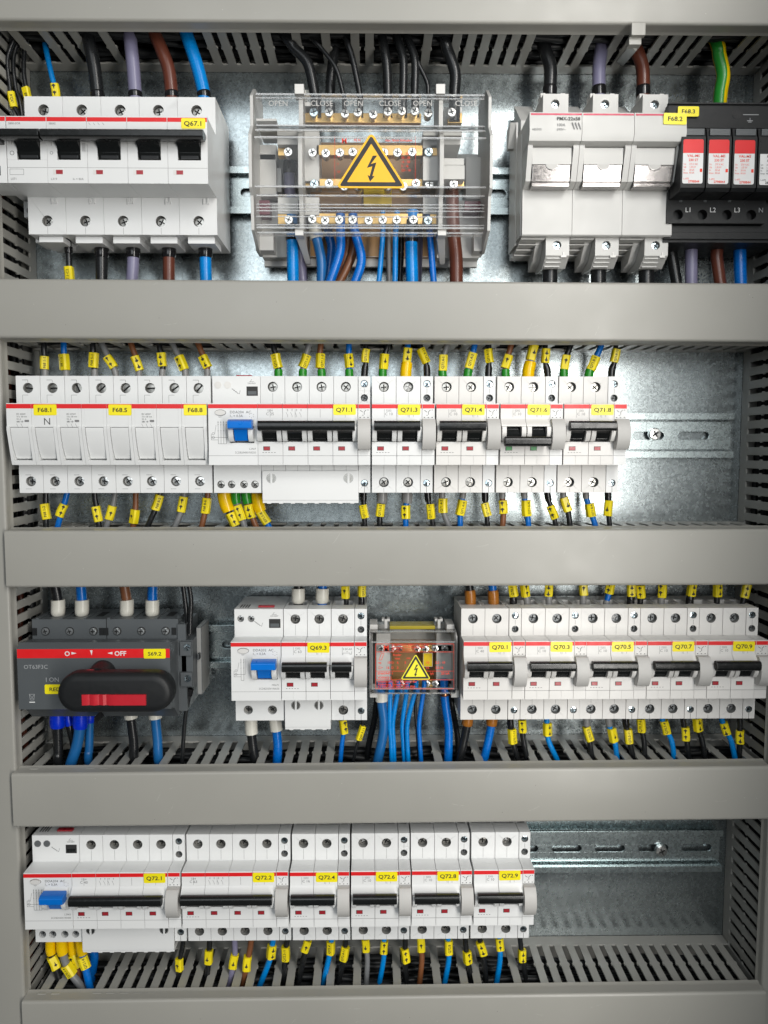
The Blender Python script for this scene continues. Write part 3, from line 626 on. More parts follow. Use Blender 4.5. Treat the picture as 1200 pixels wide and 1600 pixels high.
# --- row 3, bottom
C('3b', 'front one under the left blue sleeve of switch S69.2', 'c_black', 15, [(90, 1118), (90, 1137), (91, 1175)], fer=('f_blue', 1108, 1136, 1.6), d=44)
C('3b', 'back one under the left blue sleeve of switch S69.2', 'c_black', 12, [(106, 1118), (108, 1131), (116, 1165)], fer=('f_blue', 1108, 1133, 1.3), d=38)
C('3b', 'sweeping left under the right blue sleeve of switch S69.2', 'c_steelblue', 17, [(126, 1118), (125, 1137), (120, 1165), (110, 1196)], fer=('f_blue', 1108, 1137, 1.4), d=46)
C('3b', 'back one under the right blue sleeve of switch S69.2', 'c_steelblue', 13, [(140, 1118), (140, 1134), (139, 1172)], fer=('f_blue', 1108, 1128, 1.4), d=38)
C('3b', 'leaving the bottom of switch S69.2, alone', 'c_black', 15, [(204, 1114), (205, 1125), (209, 1158), (209, 1180)], fer=('f_white', 1105, 1122, 1.4))
C('3b', 'leaving the bottom of switch S69.2, rightmost', 'c_steelblue', 15, [(242, 1114), (243, 1125), (246, 1155), (247, 1180)], fer=('f_white', 1105, 1122, 1.4))
C('3b', 'hanging from the side contact of S69.2', 'c_black', 6.6, [(298, 1076), (295, 1090), (289, 1125), (285, 1182)], fer=('f_black', 1072, 1087, 1.5), d=47, dev=False)
C('3b', 'leaving the left bottom terminal under breaker Q69.3 block', 'c_black', 15, [(392, 1126), (393, 1145), (395, 1165), (399, 1192)], fer=('f_white', 1120, 1146, 1.35))
C('3b', 'leaving the right bottom terminal under breaker Q69.3 block', 'c_blue', 14.5, [(430, 1126), (432, 1142), (434, 1165), (433, 1192)], fer=('f_white', 1120, 1141, 1.35))
C('3b', 'leaving the trip module right of breaker Q69.3', 'c_blue', 7.5, [(537, 1126), (536.5, 1145), (534, 1165), (532, 1188)], mark=(1135, 'D', ''))
C('3b', 'leaving the slim contact block at the right of Q69.3', 'c_black', 5, [(567, 1126), (564, 1147), (558, 1163), (554, 1180)], mark=(1145, 'T', 'Q69.3-11'))
SB = 'leaving the small distribution block, '
C('3b', SB + 'behind and left of the thick blue one', 'c_black', 10, [(590, 1085), (585, 1125), (577, 1160), (573, 1192)], d=24)
C('3b', SB + 'thick, under a white sleeve', 'c_steelblue', 15.5, [(596, 1080), (597, 1100), (600, 1137), (590, 1190)], fer=('f_white', 1080, 1095, 1.3))
for xs, n_ in (((610, 609, 611, 612), 'first'), ((622, 614, 615, 616), 'second'), ((636, 629, 630, 632), 'third'), ((649, 637, 636.5, 638), 'fourth'), ((662, 655, 656, 658), 'fifth')):
    C('3b', SB + '%s thin one from the left' % n_, 'c_sky' if n_ != 'fifth' else 'c_blue', 7.4, list(zip(xs, (1078, 1128, 1160, 1190))), d=46 if n_ != 'fourth' else 49)
C('3b', SB + 'thin, between the two rightmost thin blue ones', 'c_black', 5, [(651, 1080), (649, 1110), (652, 1150), (655, 1190)], d=30)
C('3b', SB + 'thick, at the right under a copper end', 'c_blue', 13.5, [(694, 1076), (696, 1100), (701, 1140), (700, 1190)], fer=('copper', 1076, 1088, 1.05))
C('3b', SB + 'crossing behind the right thick blue one', 'c_black', 9, [(704, 1085), (708, 1110), (715, 1153), (715, 1190)], d=26)
for what, c, xs, my, k, tx, f in (('the left bottom terminal of breaker Q70.1', 'c_black', (731, 729, 725, 719), None, '', '', ('f_orange', 1118, 1133, 1.4)), ('the right bottom terminal of breaker Q70.1', 'c_blue', (769, 767, 763, 757), None, '', '', ('f_orange', 1118, 1133, 1.4)),
      ('the slim contact block beside breaker Q70.1', 'c_black', (797, 798, 801, 808), 1150, 'T', 'Q70.1-11', ('f_black', 1120, 1138, 1.25)), ('the left bottom terminal of breaker Q70.3', 'c_black', (816, 816, 818, 823), 1134, 'D', '', None),
      ('the right bottom terminal of breaker Q70.3', 'c_sky', (854, 855, 857, 869), 1139, 'D', '', None), ('the left bottom terminal of breaker Q70.5', 'c_black', (916, 917, 921, 925), 1146, 'T', 'Q70.5-2', ('f_grey', 1118, 1134, 1.3)),
      ('the right bottom terminal of breaker Q70.5', 'c_sky', (950, 953, 960, 964), 1148, 'D', '', ('f_grey', 1118, 1134, 1.3)), ('the slim contact block beside breaker Q70.5', 'c_black', (977, 979, 983, 990), 1150, 'T', 'Q70.5-11', bkb and ('f_black', 1118, 1136, 1.3)),
      ('the left bottom terminal of breaker Q70.7', 'c_black', (1000, 1002, 1006, 1007), 1133, 'T', 'Q70.7-2', None), ('the right bottom terminal of breaker Q70.7', 'c_sky', (1034, 1039, 1049, 1053), 1136, 'T', 'Q70.7-4', None),
      ('the slim contact block beside breaker Q70.7', 'c_black', (1067, 1069, 1073, 1076), 1146, 'D', '', None), ('the left bottom terminal of breaker Q70.9', 'c_black', (1087, 1090, 1097, 1101), 1132, 'D', '', None),
      ('the right bottom terminal of breaker Q70.9', 'c_sky', (1127, 1132, 1142, 1148), 1138, 'D', '', None), ('the slim contact block beside breaker Q70.9', 'c_black', (1156, 1156, 1156, 1155), 1151, 'D', '', None)):
    C('3b', 'leaving ' + what, c, 13 if 'Q70.1' in what and 'slim' not in what else 8.6, list(zip(xs, (1120, 1137, 1157, 1184))), fer=f, mark=(my, k, tx) if my else None)
# --- row 4, bottom
fy = ('f_yellow', 1466, 1490, 1.5)
RB = 'leaving the %s small terminal under the residual current block of Q72.1'
C('4b', RB % 'leftmost', 'c_black', 11, [(79, 1470), (80, 1488), (86, 1508), (97, 1545)], fer=fy, mark=(1503, 'D', ''), d=47)
C('4b', RB % 'second', 'c_grey', 12, [(96, 1470), (98, 1488), (107, 1514), (130, 1545)], fer=fy, mark=(1515, 'T', 'Q72.1-4'), d=48)
C('4b', RB % 'third', 'c_tan', 11, [(113, 1470), (114, 1488), (120, 1510), (126, 1545)], fer=fy, mark=(1500, 'D', ''), d=42)
C('4b', RB % 'rightmost', 'c_blue', 12, [(127, 1470), (129, 1488), (133, 1508), (141, 1545)], fer=fy, mark=(1502, 'T', 'Q72.1-8'), d=50)
C('4b', 'below the terminal shroud of Q72.1', 'c_blue', 14, [(143, 1475), (147, 1492), (146, 1505), (140, 1545)], d=30)
for what, c, xs, my, k, tx, wp in (('the slim contact block beside breaker Q72.1', 'c_black', (287, 285, 281, 277), 1506, 'D', '', 8), ('the leftmost bottom terminal of breaker Q72.2', 'c_black', (328, 327, 326, 322), 1494, 'D', '', 9),
      ('the second bottom terminal of breaker Q72.2', 'c_violet', (366, 367, 366, 357), 1501, 'D', '', 9.5), ('the third bottom terminal of breaker Q72.2', 'c_tan', (393, 391, 387, 379), 1504, 'D', '', 9.5),
      ('the rightmost bottom terminal of breaker Q72.2', 'c_sky', (427, 425, 421, 406), 1486, 'D', '', 9.5), ('the slim contact block beside breaker Q72.2', 'c_black', (449, 447, 445, 444), 1489, 'T', 'Q72.2-11', 9),
      ('the left bottom terminal of breaker Q72.4', 'c_black', (481, 478, 474, 465), 1477, 'D', '', 9), ('the right bottom terminal of breaker Q72.4', 'c_sky', (518, 517, 513, 504), 1480, 'T', 'Q72.4', 9),
      ('the slim contact block beside breaker Q72.4', 'c_black', (540, 539, 537, 527), 1489, 'T', 'Q72.4-11', 9), ('the left bottom terminal of breaker Q72.6', 'c_grey', (570, 572, 574, 572), 1476, 'D', '', 8.5),
      ('the right bottom terminal of breaker Q72.6', 'c_sky', (600, 600, 599, 592), 1479, 'D', '', 8.5), ('the slim contact block beside breaker Q72.6', 'c_black', (633, 633, 633, 635), 1492, 'D', '', 9),
      ('the left bottom terminal of breaker Q72.8', 'c_tan', (657, 658, 659, 655), 1474, 'D', '', 9), ('the right bottom terminal of breaker Q72.8', 'c_sky', (700, 701, 701, 694), 1479, 'T', 'Q72.8', 9),
      ('the slim contact block beside breaker Q72.8', 'c_black', (727, 728, 731, 739), 1495, 'D', '', 9), ('the left bottom terminal of breaker Q72.9', 'c_black', (750, 752, 756, 760), 1481, 'D', '', 9),
      ('the right bottom terminal of breaker Q72.9', 'c_sky', (780, 781, 781, 775), 1474, 'D', '', 9), ('the slim contact block beside breaker Q72.9', 'c_black', (812.5, 814, 817, 823), 1492, 'D', '', 8.5)):
    C('4b', 'leaving ' + what, c, wp, list(zip(xs, (1464, 1480, 1501, 1540))), mark=(my, k, tx))

# ------------------------------------------------------------------ the setting: mounting plate
XL, XR = -259.5, 297.0
pl = MB(); pl.box(-330, 380, -2, 0, -480, 360, 'galv'); 
for px, py, ang, ln_ in ((715, 195, 20, 16), (745, 190, 24, 12), (700, 225, 18, 9), (1110, 755, 42, 10), (1000, 745, 50, 9), (1090, 1485, 12, 14), (1050, 1490, -4, 12), (1075, 1500, 8, 16), (1130, 1430, 60, 8), (1060, 590, -20, 8), (1035, 790, 30, 7), (950, 1430, 4, 18), (990, 1420, 8, 10), (350, 1060, 70, 9), (340, 1130, 30, 8), (620, 940, 10, 12), (655, 930, -8, 9), (400, 130, 60, 9), (770, 130, 75, 12), (780, 385, 50, 14), (350, 415, 62, 10), (590, 795, 10, 9), (60, 430, 30, 5)):
    X_, Z_ = at(px, py, 0); a_ = math.radians(ang + random.uniform(-4, 4))
    for k in range(3): q_ = a_ + k * .07; X2, Z2 = X_ + math.cos(q_) * ln_ / 3, Z_ + math.sin(q_) * ln_ / 3; pl.line(X_, Z_, X2, Z2, .04, random.uniform(.08, .2), 'chrome'); X_, Z_ = X2, Z2
plate = pl.build('mounting_plate'); plate['kind'] = 'structure'

# ------------------------------------------------------------------ DIN rails
for nm, zc, x0, x1, slots, scr in (('first', 198.6, -255, 292, 40, None), ('second', 12.3, -252, at(1146, 680, 10)[0], None, [at(1025, 678, 10)]), ('third', -155.6, -255, 292, None, None), ('fourth', -327.8, -252, at(1128, 1336, 10)[0], None, [at(1035, 1332, 10)])):
    t = thing('din_rail', 'slotted zinc mounting rail behind the %s row of devices from the top' % nm, 'mounting rail', x0, zc, 'zinc mounting rails behind the device rows')
    L = x1 - x0; b = MB()
    # web with slots: pitch 36, slot 25 x 6
    s0 = {'second': at(992, 680, 10)[0], 'fourth': at(864, 1332, 10)[0], 'first': at(300, 290, 10)[0], 'third': at(345, 1013, 10)[0]}[nm] - x0
    ks = [s0 + 36.0 * k for k in range(-20, 20) if s0 + 36.0 * k > 3 and s0 + 36 * k + 25 < L - 3]
    b.box(0, L, 4, 5, 3.2, 10.9, 'zinc'); b.box(0, L, 4, 5, -10.9, -3.2, 'zinc'); a = 0
    for k in ks + [L]:
        b.box(a, min(k, L), 4, 5, -3.2, 3.2, 'zinc')
        if k < L:
            for e, sg in ((k, 1), (k + 25, -1)):
                for q in (1, -1): b.plate([(e, q * 3.2)] + [(e + sg * (3.2 - 3.2 * math.sin(math.radians(15 * i))), q * 3.2 * math.cos(math.radians(15 * i)) ) for i in range(6, -1, -1)][0:0] + [(e + sg * (3.2 - 3.2 * math.cos(math.radians(15 * i))), q * 3.2 * math.sin(math.radians(15 * i))) for i in range(0, 7)], 4, 5, 'zinc')
        a = k + 25
    for s in (1, -1):
        z0, z1 = sorted((s * 12.5, s * 13)); b.box(0, L, 1.2, 10.2, z0, z1, 'zinc'); z0, z1 = sorted((s * 12.5, s * 17.4)); b.box(0, L, 9.8, 11.0, z0, z1, 'zinc')
        b.box(0, L, .1, 2.6, *sorted((s * 9, s * 10.5)), 'zinc')
    b.build('rail', t, bevel=.3)
    if scr:
        sx_, sz_ = scr[0]; q = MB(); q.disc(0, 0, 5.2, 5.2, 0, 1.2, 'zinc', 32).build('washer', t, (sx_ - x0, 5.1, sz_ - zc), bevel=.3); screw(t, sx_ - x0, sz_ - zc, 8.8, 4.6, 'screw', name='rail_screw')

# ------------------------------------------------------------------ wiring ducts
PIT = 10.3
def wall_slats(b, u0, u1, crossing, put):
    """fingers with notches; put(u, d, t) turns (along, depth, thickness side) into x, d, z"""
    def pr(pts):
        n = len(pts); vs = [put(u, d, 0) for u, d in pts] + [put(u, d, 1.4) for u, d in pts]
        b.add(vs, [tuple(range(n)), tuple(range(2 * n - 1, n - 1, -1))] + [(i, (i + 1) % n, n + (i + 1) % n, n + i) for i in range(n)], 'duct')
    pr([(u0, 0), (u1, 0), (u1, 11.5), (u0, 11.5)])
    k0 = math.ceil((u0 + 3) / PIT); k1 = math.floor((u1 - 3) / PIT)
    for k in range(k0, k1 + 1):
        c = k * PIT; cut = any(abs(c - x) < 3.1 + max(0, r - 1.7) for x, r in crossing)
        if cut:
            pr([(c - 2.4, 11.5), (c + 2.4, 11.5), (c + 2.0, 12.3), (c - 2.0, 12.3)]); continue
        h = 3.05
        pr([(c - h, 11.5), (c + h, 11.5), (c + h, 33), (c + h + .9, 34.2), (c + h + .9, 35.8), (c + h, 37), (c + h, 64.5), (c - h, 64.5), (c - h, 37), (c - h - .9, 35.8), (c - h - .9, 34.2), (c - h, 33)])
def cover_profile(h, f, lip):   # (z, d) closed outline of a 1.6 mm thick cover
    o = [(h + 1.2, lip), (h + .5, lip + 1.5), (h, lip + 3)] + [(h - 2.2 + 2.2 * math.cos(math.radians(a)), f - 2.2 + 2.2 * math.sin(math.radians(a))) for a in (0, 22, 45, 68, 90)]
    o = o + [(-z, d) for z, d in reversed(o)]
    i = [(z - math.copysign(1.5, z), d - (1.5 if d > lip + 4 else 0)) for z, d in reversed(o)]
    return o + i
def hduct(nm, zt, zb, x0, x1, wt, wb, rot=0.0, lab=''):
    zc = (zt + zb) / 2; h = (zt - zb) / 2; t = thing('wiring_duct', lab, 'wiring duct', 0, zc, 'slotted wiring ducts of the panel')
    MB().box(XL + .6, XR - .6, .4, 1.8, -h + 2, h - 2, 'duct').build('base', t)
    for z, wk, sg in ((h - .8, wt, -1), (-h + .8, wb, 1)):
        b = MB(); wall_slats(b, XL + .5, XR - .5, XING.get(wk, []), lambda u, d, q, z=z, sg=sg: (u, d + .4, z + sg * q)); b.build('side_wall', t, bevel=.18)
    b = MB(); b.prism(cover_profile(h, 72.6, 61), x0, x1, 'cover'); rn = random.Random(ord(nm[0]))
    for k in range(9):
        X_, Z_, a_ = rn.uniform(-230, 280), rn.uniform(-h + 4, h - 4), rn.choice([rn.uniform(-.3, .3), rn.uniform(.6, 1.2)])
        for q_ in range(4): X2, Z2 = X_ + math.cos(a_) * 2.2, Z_ + math.sin(a_) * 2.2; b.line(X_, Z_, X2, max(-h + 2.5, min(h - 2.5, Z2)), 72.64, rn.uniform(.06, .14), rn.choice(['scuff', 'scuff', 'duct'])); X_, Z_, a_ = X2, Z2, a_ + .08
    for k in range(10): b.disc(rn.uniform(-240, 285), rn.uniform(-h + 4, h - 4), .28, .22, 72.5, 72.63, rn.choice(['gap', 'scuff']), 7)
    o = b.build('cover', t, bevel=.0, ang=25)
    o.rotation_euler = (0, -rot, 0)
    return t
DL = 'beige horizontal slotted wiring duct '
hduct('a', 329.5, 288.8, -300, 340, None, '1t', math.radians(.0), DL + 'along the top edge above Q67.1')
hduct('b', 117.9, 77.3, -266, 330, '1b', '2t', math.radians(-.2), DL + 'between Q67.1 above and fuse holders F68 below')
hduct('c', -55.6, -96.4, at(8.7, 870, 72)[0], 330, '2b', '3t', math.radians(.08), DL + 'between Q71.1 above and rotary switch S69.2 below')
hduct('d', -231.6, -272.3, at(20, 1250, 72)[0], at(1202, 1230, 72)[0], '3b', None, math.radians(.28), DL + 'between rotary switch S69.2 above and breaker Q72.1 below')
hduct('e', -405.9, -447.5, at(35, 1580, 72)[0], at(1195.6, 1570, 72)[0], '4b', None, math.radians(.3), DL + 'along the bottom edge below Q72.1')
for nm, xi, sg in (('left', XL, -1), ('right', XR, 1)):
    t = thing('wiring_duct', 'vertical slotted wiring duct along the %s edge of the panel' % nm, 'wiring duct', xi, 0, 'slotted wiring ducts of the panel')
    b = MB(); MB().box(min(2 * sg, 38 * sg), max(2 * sg, 38 * sg), .3, 1.7, -470, 350, 'duct').build('base', t)
    for xx in (0, 39 * sg):
        b = MB(); wall_slats(b, -470, 350, [] if xx or sg > 0 else [(243, 5), (213, 5)][:0], lambda u, d, q, xx=xx: (xx + (sg * q if xx == 0 else -sg * q), d * .93 + .4, u)); b.build('side_wall', t, bevel=.18)
    b = MB(); pr = cover_profile(20.3, 67.2, 59); n = len(pr); cx = sg * 19.7
    b.add([(cx + z, d, -470) for z, d in pr] + [(cx + z, d, 350) for z, d in pr], [tuple(range(n)), tuple(range(2 * n - 1, n - 1, -1))] + [(i, (i + 1) % n, n + (i + 1) % n, n + i) for i in range(n)], 'cover')
    b.build('cover', t, ang=25)
def bundle(x0, x1, z0, z1, vert, seed, lab):
    rnd = random.Random(seed); b = MB()
    for k in range(22):
        r = rnd.choice([1.6, 2, 2.4, 3.4]); u, v = rnd.uniform(4, 33), rnd.uniform(6, 50); pts = []; n = 14
        for i in range(n + 1):
            f = i / n; uu = min(34, max(4, u + rnd.uniform(-3, 3))); vv = min(53, max(5, v + rnd.uniform(-5, 5)))
            pts.append((x0 + (x1 - x0) * f, vv, z0 + uu) if not vert else (x0 + uu, vv, z0 + (z1 - z0) * f))
        P_ = catmull(pts, 3)
        if not vert: b.tube(P_, r, rnd.choice(['blackmatte']), 8)
        else: b.sweep(P_, [(r * math.cos(a * .785), r * math.sin(a * .785)) for a in range(8)], rnd.choice(['blackmatte'] * 14 + ['c_brown']))
    o = b.build('cable_bundle', ang=60); o['kind'] = 'stuff'; tag(o, lab, 'cable bundle', None)
for k, (zb_, wh) in enumerate(((290, 'top'), (78.5, 'second'), (-95, 'third'), (-271, 'fourth'), (-446.5, 'bottom'))): bundle(-255, 293, zb_, 0, False, k, 'dark mass of loose cables inside the %s horizontal duct' % wh)
bundle(-297, 0, -460, 340, True, 31, 'dark mass of loose cables inside the left vertical duct'); bundle(298, 0, -460, 340, True, 32, 'dark mass of loose cables inside the right vertical duct')
# bent finger hooked over the top cover
x, z = at(992, 48, 75); x2, z2 = at(962, 103, 14)
t = thing('bent_duct_finger', 'bent beige duct finger hooked over the top cover, right of the fuse switch cables', 'duct finger', x, z, None, 70)
b = MB(); b.box(-3, 6.5, 3, 7.5, -4, 4, 'cover'); b.box(-3.5, 5, -2, 4.2, -8.5, -3.5, 'cover')
b.sweep([(1, -1, -8), (x2 - x + 2, -52, z2 - z)], [(-3.1, -.8), (3.1, -.8), (3.1, .8), (-3.1, .8)], 'duct'); b.build('finger', t, bevel=.5)
# unseen panel added beyond the right duct to shade the right side from the lamps
b = MB(); b.box(341, 344, 85, 560, -560, 470, 'greyblue'); o = b.build('shade_panel'); tag(o, 'unseen plain grey panel added beyond the right vertical duct for shade', 'shade panel')
#DEVICES
# ------------------------------------------------------------------ row 1, left: four-pole main breaker and its accessories
W8 = 26.3; Z8 = 197.3
def big_module(b, x0, lever=True):
    g = .1; xa, xb = x0 + g, x0 + W8 - g; cx = x0 + W8 / 2; H = 46.4
    b.box(xa, xb, 12, 58, -39, 39, 'white')
    for s in (1, -1):
        za, zb = sorted((s * 39, s * H)); b.box(xa, xb, 54, 58, za, zb, 'white'); b.box(xa, xb, 12, 32, za, zb, 'white'); b.box(xa, xa + 3, 32, 54, za, zb, 'white'); b.box(xb - 3, xb, 32, 54, za, zb, 'white')
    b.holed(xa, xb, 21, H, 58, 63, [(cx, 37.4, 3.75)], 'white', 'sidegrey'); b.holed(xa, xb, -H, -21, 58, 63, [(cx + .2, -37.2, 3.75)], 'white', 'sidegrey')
    b.box(xa, xb, 58, 80, -Hn, Hn, 'white')
    b.box(xa, xb, 80, 92, 9.8, Hn, 'white'); b.box(xa, xb, 80, 92, -Hn, -6.4, 'white')
    l0, l1 = x0 + W8 * .25, x0 + W8 * .83
    b.box(xa, l0, 80, 92, -6.4, 9.8, 'white'); b.box(l1, xb, 80, 92, -6.4, 9.8, 'white')
    b.quad(xa + .15, xb - .15, 18.0, 20.7, 92.08, 'red'); b.line(xa, -11.4, xb, -11.4, 92.05, .14, 'printlight'); b.line(x0 + W8 * .62, -22, x0 + W8 * .62, -26, 63.05, .2, 'gap')
    b.box(cx + 3.6, cx + 4.4, 62, 64.4, -25.4, -21.6, 'white'); b.box(cx + 6.4, cx + 7.2, 62, 64.4, -25.4, -21.6, 'white'); b.box(cx + 3.6, cx + 7.2, 62, 64.0, -25.6, -24.8, 'white')
    b.line(cx + .2, -41.6, cx + .2, -46.2, 63.06, .14, 'printlight')
def big_handle(n, nm='toggle_handle'):
    b = MB()
    for i in range(n):
        l0, l1 = i * W8 + W8 * .26, i * W8 + W8 * .82
        b.prism([(-6.2, 80.2), (-6.2, 90), (-1.5, 92.6), (-1.0, 91.9), (1.5, 93.6), (5.0, 99), (8.5, 98), (9.7, 80.2)], l0, l1, 'black'); b.box(l0 + 1.5, l1 - 1.5, 88, 91.6, -5.4, -2.6, 'blackmatte')
    b.prism([(3.4, 97), (3.1, 102), (4.4, 104.4), (8.2, 104.4), (9.4, 102), (9.4, 92.3), (7, 92.3)], .4, n * W8 - .7, 'black'); return b
t = thing('circuit_breaker', 'large white four-pole main breaker Q67.1 with one wide black handle bar', 'circuit breaker', -211.7, Z8)
b = MB()
for i in range(4): big_module(b, i * W8)
d = 92.1
b.text('I', W8 * .11, 3.6, d, 3.0, 'printlight', 'C', bold=0); b.text('O', W8 * .11, -2.0, d, 3.0, 'printlight', 'C', bold=0); b.text('S804S', 1.6, 16.6, d, 1.9, 'printlight', bold=0)
for i in range(4): b.line(W8 * 1.05 + i * 3, 17.2, W8 * 1.05 + i * 3 + 1.1, 15.8, d, .2, 'printlight')
b.text('L319', 2.0, -18.6, d, 2.0, 'printlight', bold=0); b.text('In = 80A', W8 * .62, -18.6, d, 2.0, 'printlight', bold=0)
for q in range(9): b.line(W8 * .87, 4 - q * .6, W8 * .96, 4 - q * .6, d, .2, 'printlight')
b.build('housing', t, bevel=.3); big_handle(4).build('toggle_handle', t, bevel=.4)
for i in range(4):
    screw(t, (i + .5) * W8, 37.4, 60, 3.4, 'screwdark'); screw(t, (i + .5) * W8 + .2, -37.2, 60, 3.4, 'screwdark')
    q = MB(); q.box(-3.3, 3.3, -.2, .1, -1.6, 1.6, 'warmwhite'); q.box(-1.4, 3.2, 0, .2, -1.4, 1.4, 'flagred'); q.build('indicator_window', t, (i * W8 + 6.8, 92, -14.2), bevel=.08)
    q = MB(); cx = (i + .5) * W8 + .8; q.box(cx - 9.5, cx + 9.5, 34, 58.5, -51.2, -46.5, 'white'); q.build('cable_spout', t, bevel=.5)
sticker(t, 'Q67.1', 3 * W8 + 17.3, 17.0, 92.1, wd=15.8, h=6.6, ts=4.8)
t = thing('trip_module', 'white single module with black handle clipped left of main breaker Q67.1', 'trip module', -238.0, Z8); b = MB(); big_module(b, 0)
b.text('S800-SOR', 1.6, 16.6, d, 1.9, 'printlight', bold=0); b.text('I', W8 * .13, 4.6, d, 3.8, 'printlight', 'C', bold=0); b.text('O', W8 * .13, -2.2, d, 4.2, 'printlight', 'C', bold=0); b.text('L071', 2.0, -18.6, d, 2.0, 'printlight', bold=0)
for a_ in ((1.6, -12.4, 10.6, -12.4), (10.6, -12.4, 10.6, -16), (1.6, -16, 10.6, -16), (1.6, -12.4, 1.6, -16)): b.line(*a_, d, .14, 'printlight')
b.build('housing', t, bevel=.3); big_handle(1).build('toggle_handle', t, bevel=.4); screw(t, W8 / 2, 37.4, 60, 3.4, 'screwdark'); screw(t, W8 / 2, -37.2, 60, 3.4, 'screwdark')
MB().box(W8 / 2 - 8, W8 / 2 + 9, 34, 58.5, -50.6, -46.5, 'white').build('cable_spout', t, bevel=.5)
t = thing('auxiliary_contact', 'white contact block cut off by the left edge of the photo beside Q67.1', 'contact block', -256.0, Z8); b = MB()
b.box(3.5, 17.6, 76, 92, -Hn, Hn, 'white'); b.box(8, 17.6, 20, 60, -19, -14, 'white'); b.quad(3.6, 17.5, 18, 20.7, 92.08, 'red'); b.box(0.2, 17.6, 62, 76, -20, Hn - 3, 'white')
b.holed(9.6, 17.8, -31, -20, 36, 50, [(13.8, -26.4, 2.3)], 'white'); b.box(9.6, 17.8, 30, 37, -36, -20, 'white'); b.box(13, 17.8, 20, 40, -46, -36, 'white'); b.build('housing', t, bevel=.3)
MB().box(4.5, 16.8, 91, 103.5, 2.8, 9.4, 'black').build('toggle_handle', t, bevel=.4); MB().box(5, 13.5, 91, 92.6, -16.5, -10.5, 'ink').build('indicator_window', t, bevel=.1); screw(t, 13.8, -26.4, 40, 2.1, 'screwgrey')

# ------------------------------------------------------------------ triangular warning sign
def sign(parent, cx, cz, d, wd, m, zs=1.0):
    b = MB(); h = wd * .866; r = wd * .045
    def tri(s, r_):
        out = []; R = wd / math.sqrt(3) * s
        for k in range(3):
            a = math.radians(90 + 120 * k); c = (R - 2 * r_) * math.cos(a), (R - 2 * r_) * math.sin(a)
            for i in range(-4, 5): q = a + math.radians(60) * i / 4; out.append((cx + c[0] + r_ * math.cos(q), cz + zs * (-h * .17 + c[1] + r_ * math.sin(q))))
        return out
    b.plate(tri(1.0, r), d - .25, d, m); b.plate(tri(.90, r * .5), d, d + .05, 'ink'); b.plate(tri(.68, r * .15), d, d + .10, m)
    s = wd * .011; bolt = [(2, 16), (-5.6, -1.2), (1.4, 1.2), (-2.0, -12.5), (-4.8, -11), (-1.6, -20.5), (4.5, -12.2), (1.4, -12.6), (6.6, 6.6), (-.6, 4.2), (7.6, 16)]
    b.poly([(cx + x * s, cz + zs * (-h * .13 + z * s)) for x, z in bolt], d + .14, 'ink'); b.build('warning_sign', parent)

# ------------------------------------------------------------------ row 1, middle: large distribution block
xo, zo = -82.4, 194.7
t = thing('distribution_block', 'large distribution block with brass bars under a clear stepped cover', 'distribution block', xo, zo)
def L(px, py, d): x, z = at(px, py, d); return x - xo, z - zo
# end frames: stepped silhouette
def zz(py, d): return L(578, py, d)[1]
sil = [(zz(140, 40), 14), (zz(140, 52), 52), (zz(150, 66), 66), (zz(197, 66), 66), (zz(210, 75), 75), (zz(293, 75), 75), (zz(306, 69), 69), (zz(360, 66), 66), (zz(372, 58), 56), (zz(394, 44), 40), (zz(395, 20), 14)]
b = MB(); x1 = L(765, 270, 60)[0]
b.prism(sil, 0, 2.2, 'cream'); b.prism(sil, x1 - 2.2, x1, 'cream')
for px in (470, 690.5):
    xa = L(px - 4, 250, 70)[0]; b.prism([(z * .97, d - 2.5) for z, d in sil[1:-2]] + [(zz(394, 40), 20), (zz(140, 40), 20)], xa, xa + 3.0, 'cream')
b.box(2, x1 - 2, 10, 15, -54, -6, 'cream'); b.box(2, x1 - 2, 10, 14, 6, 30, 'cream')
b.box(2, 34, 14, 26, -50, -10, 'cream'); b.box(x1 - 34, x1 - 2, 14, 26, -50, -8, 'cream'); b.box(2, 14, 14, 34, -8, 22, 'cream'); b.box(x1 - 13, x1 - 2, 14, 30, -8, 22, 'cream')
b.box(37, x1 - 37, 10, 20, -48, 36, 'amber'); b.box(38, x1 - 38, 20, 26, -14, -2, 'amber')
def blk(xa, xb, ya, yb, d0, d1, m='cream'):
    p = L(xa, ya, d1); q = L(xb, yb, d1); b.box(p[0], q[0], d0, d1, q[1], p[1], m)
blk(433, 466, 203, 212, 20, 60); blk(433, 466, 212, 226, 20, 56); blk(474, 499, 203, 283, 20, 50); blk(474, 499, 148, 166, 20, 44); blk(474, 499, 308, 336, 20, 48); blk(434, 466, 308, 334, 20, 48)
blk(661, 687, 203, 212, 20, 58); blk(661, 684, 214, 232, 20, 50); blk(661, 684, 244, 282, 20, 56); blk(661, 686, 308, 334, 20, 48); blk(693, 722, 203, 212, 20, 58); blk(693, 720, 218, 226, 20, 50)
blk(693, 725, 247, 258, 20, 54); blk(693, 726, 258, 280, 20, 56); blk(694, 722, 167, 192, 20, 36); blk(400, 432, 226, 250, 20, 34); blk(400, 440, 262, 300, 20, 30); blk(474, 499, 140, 150, 20, 40, 'f_white')
blk(400, 432, 185, 189, 20, 60)
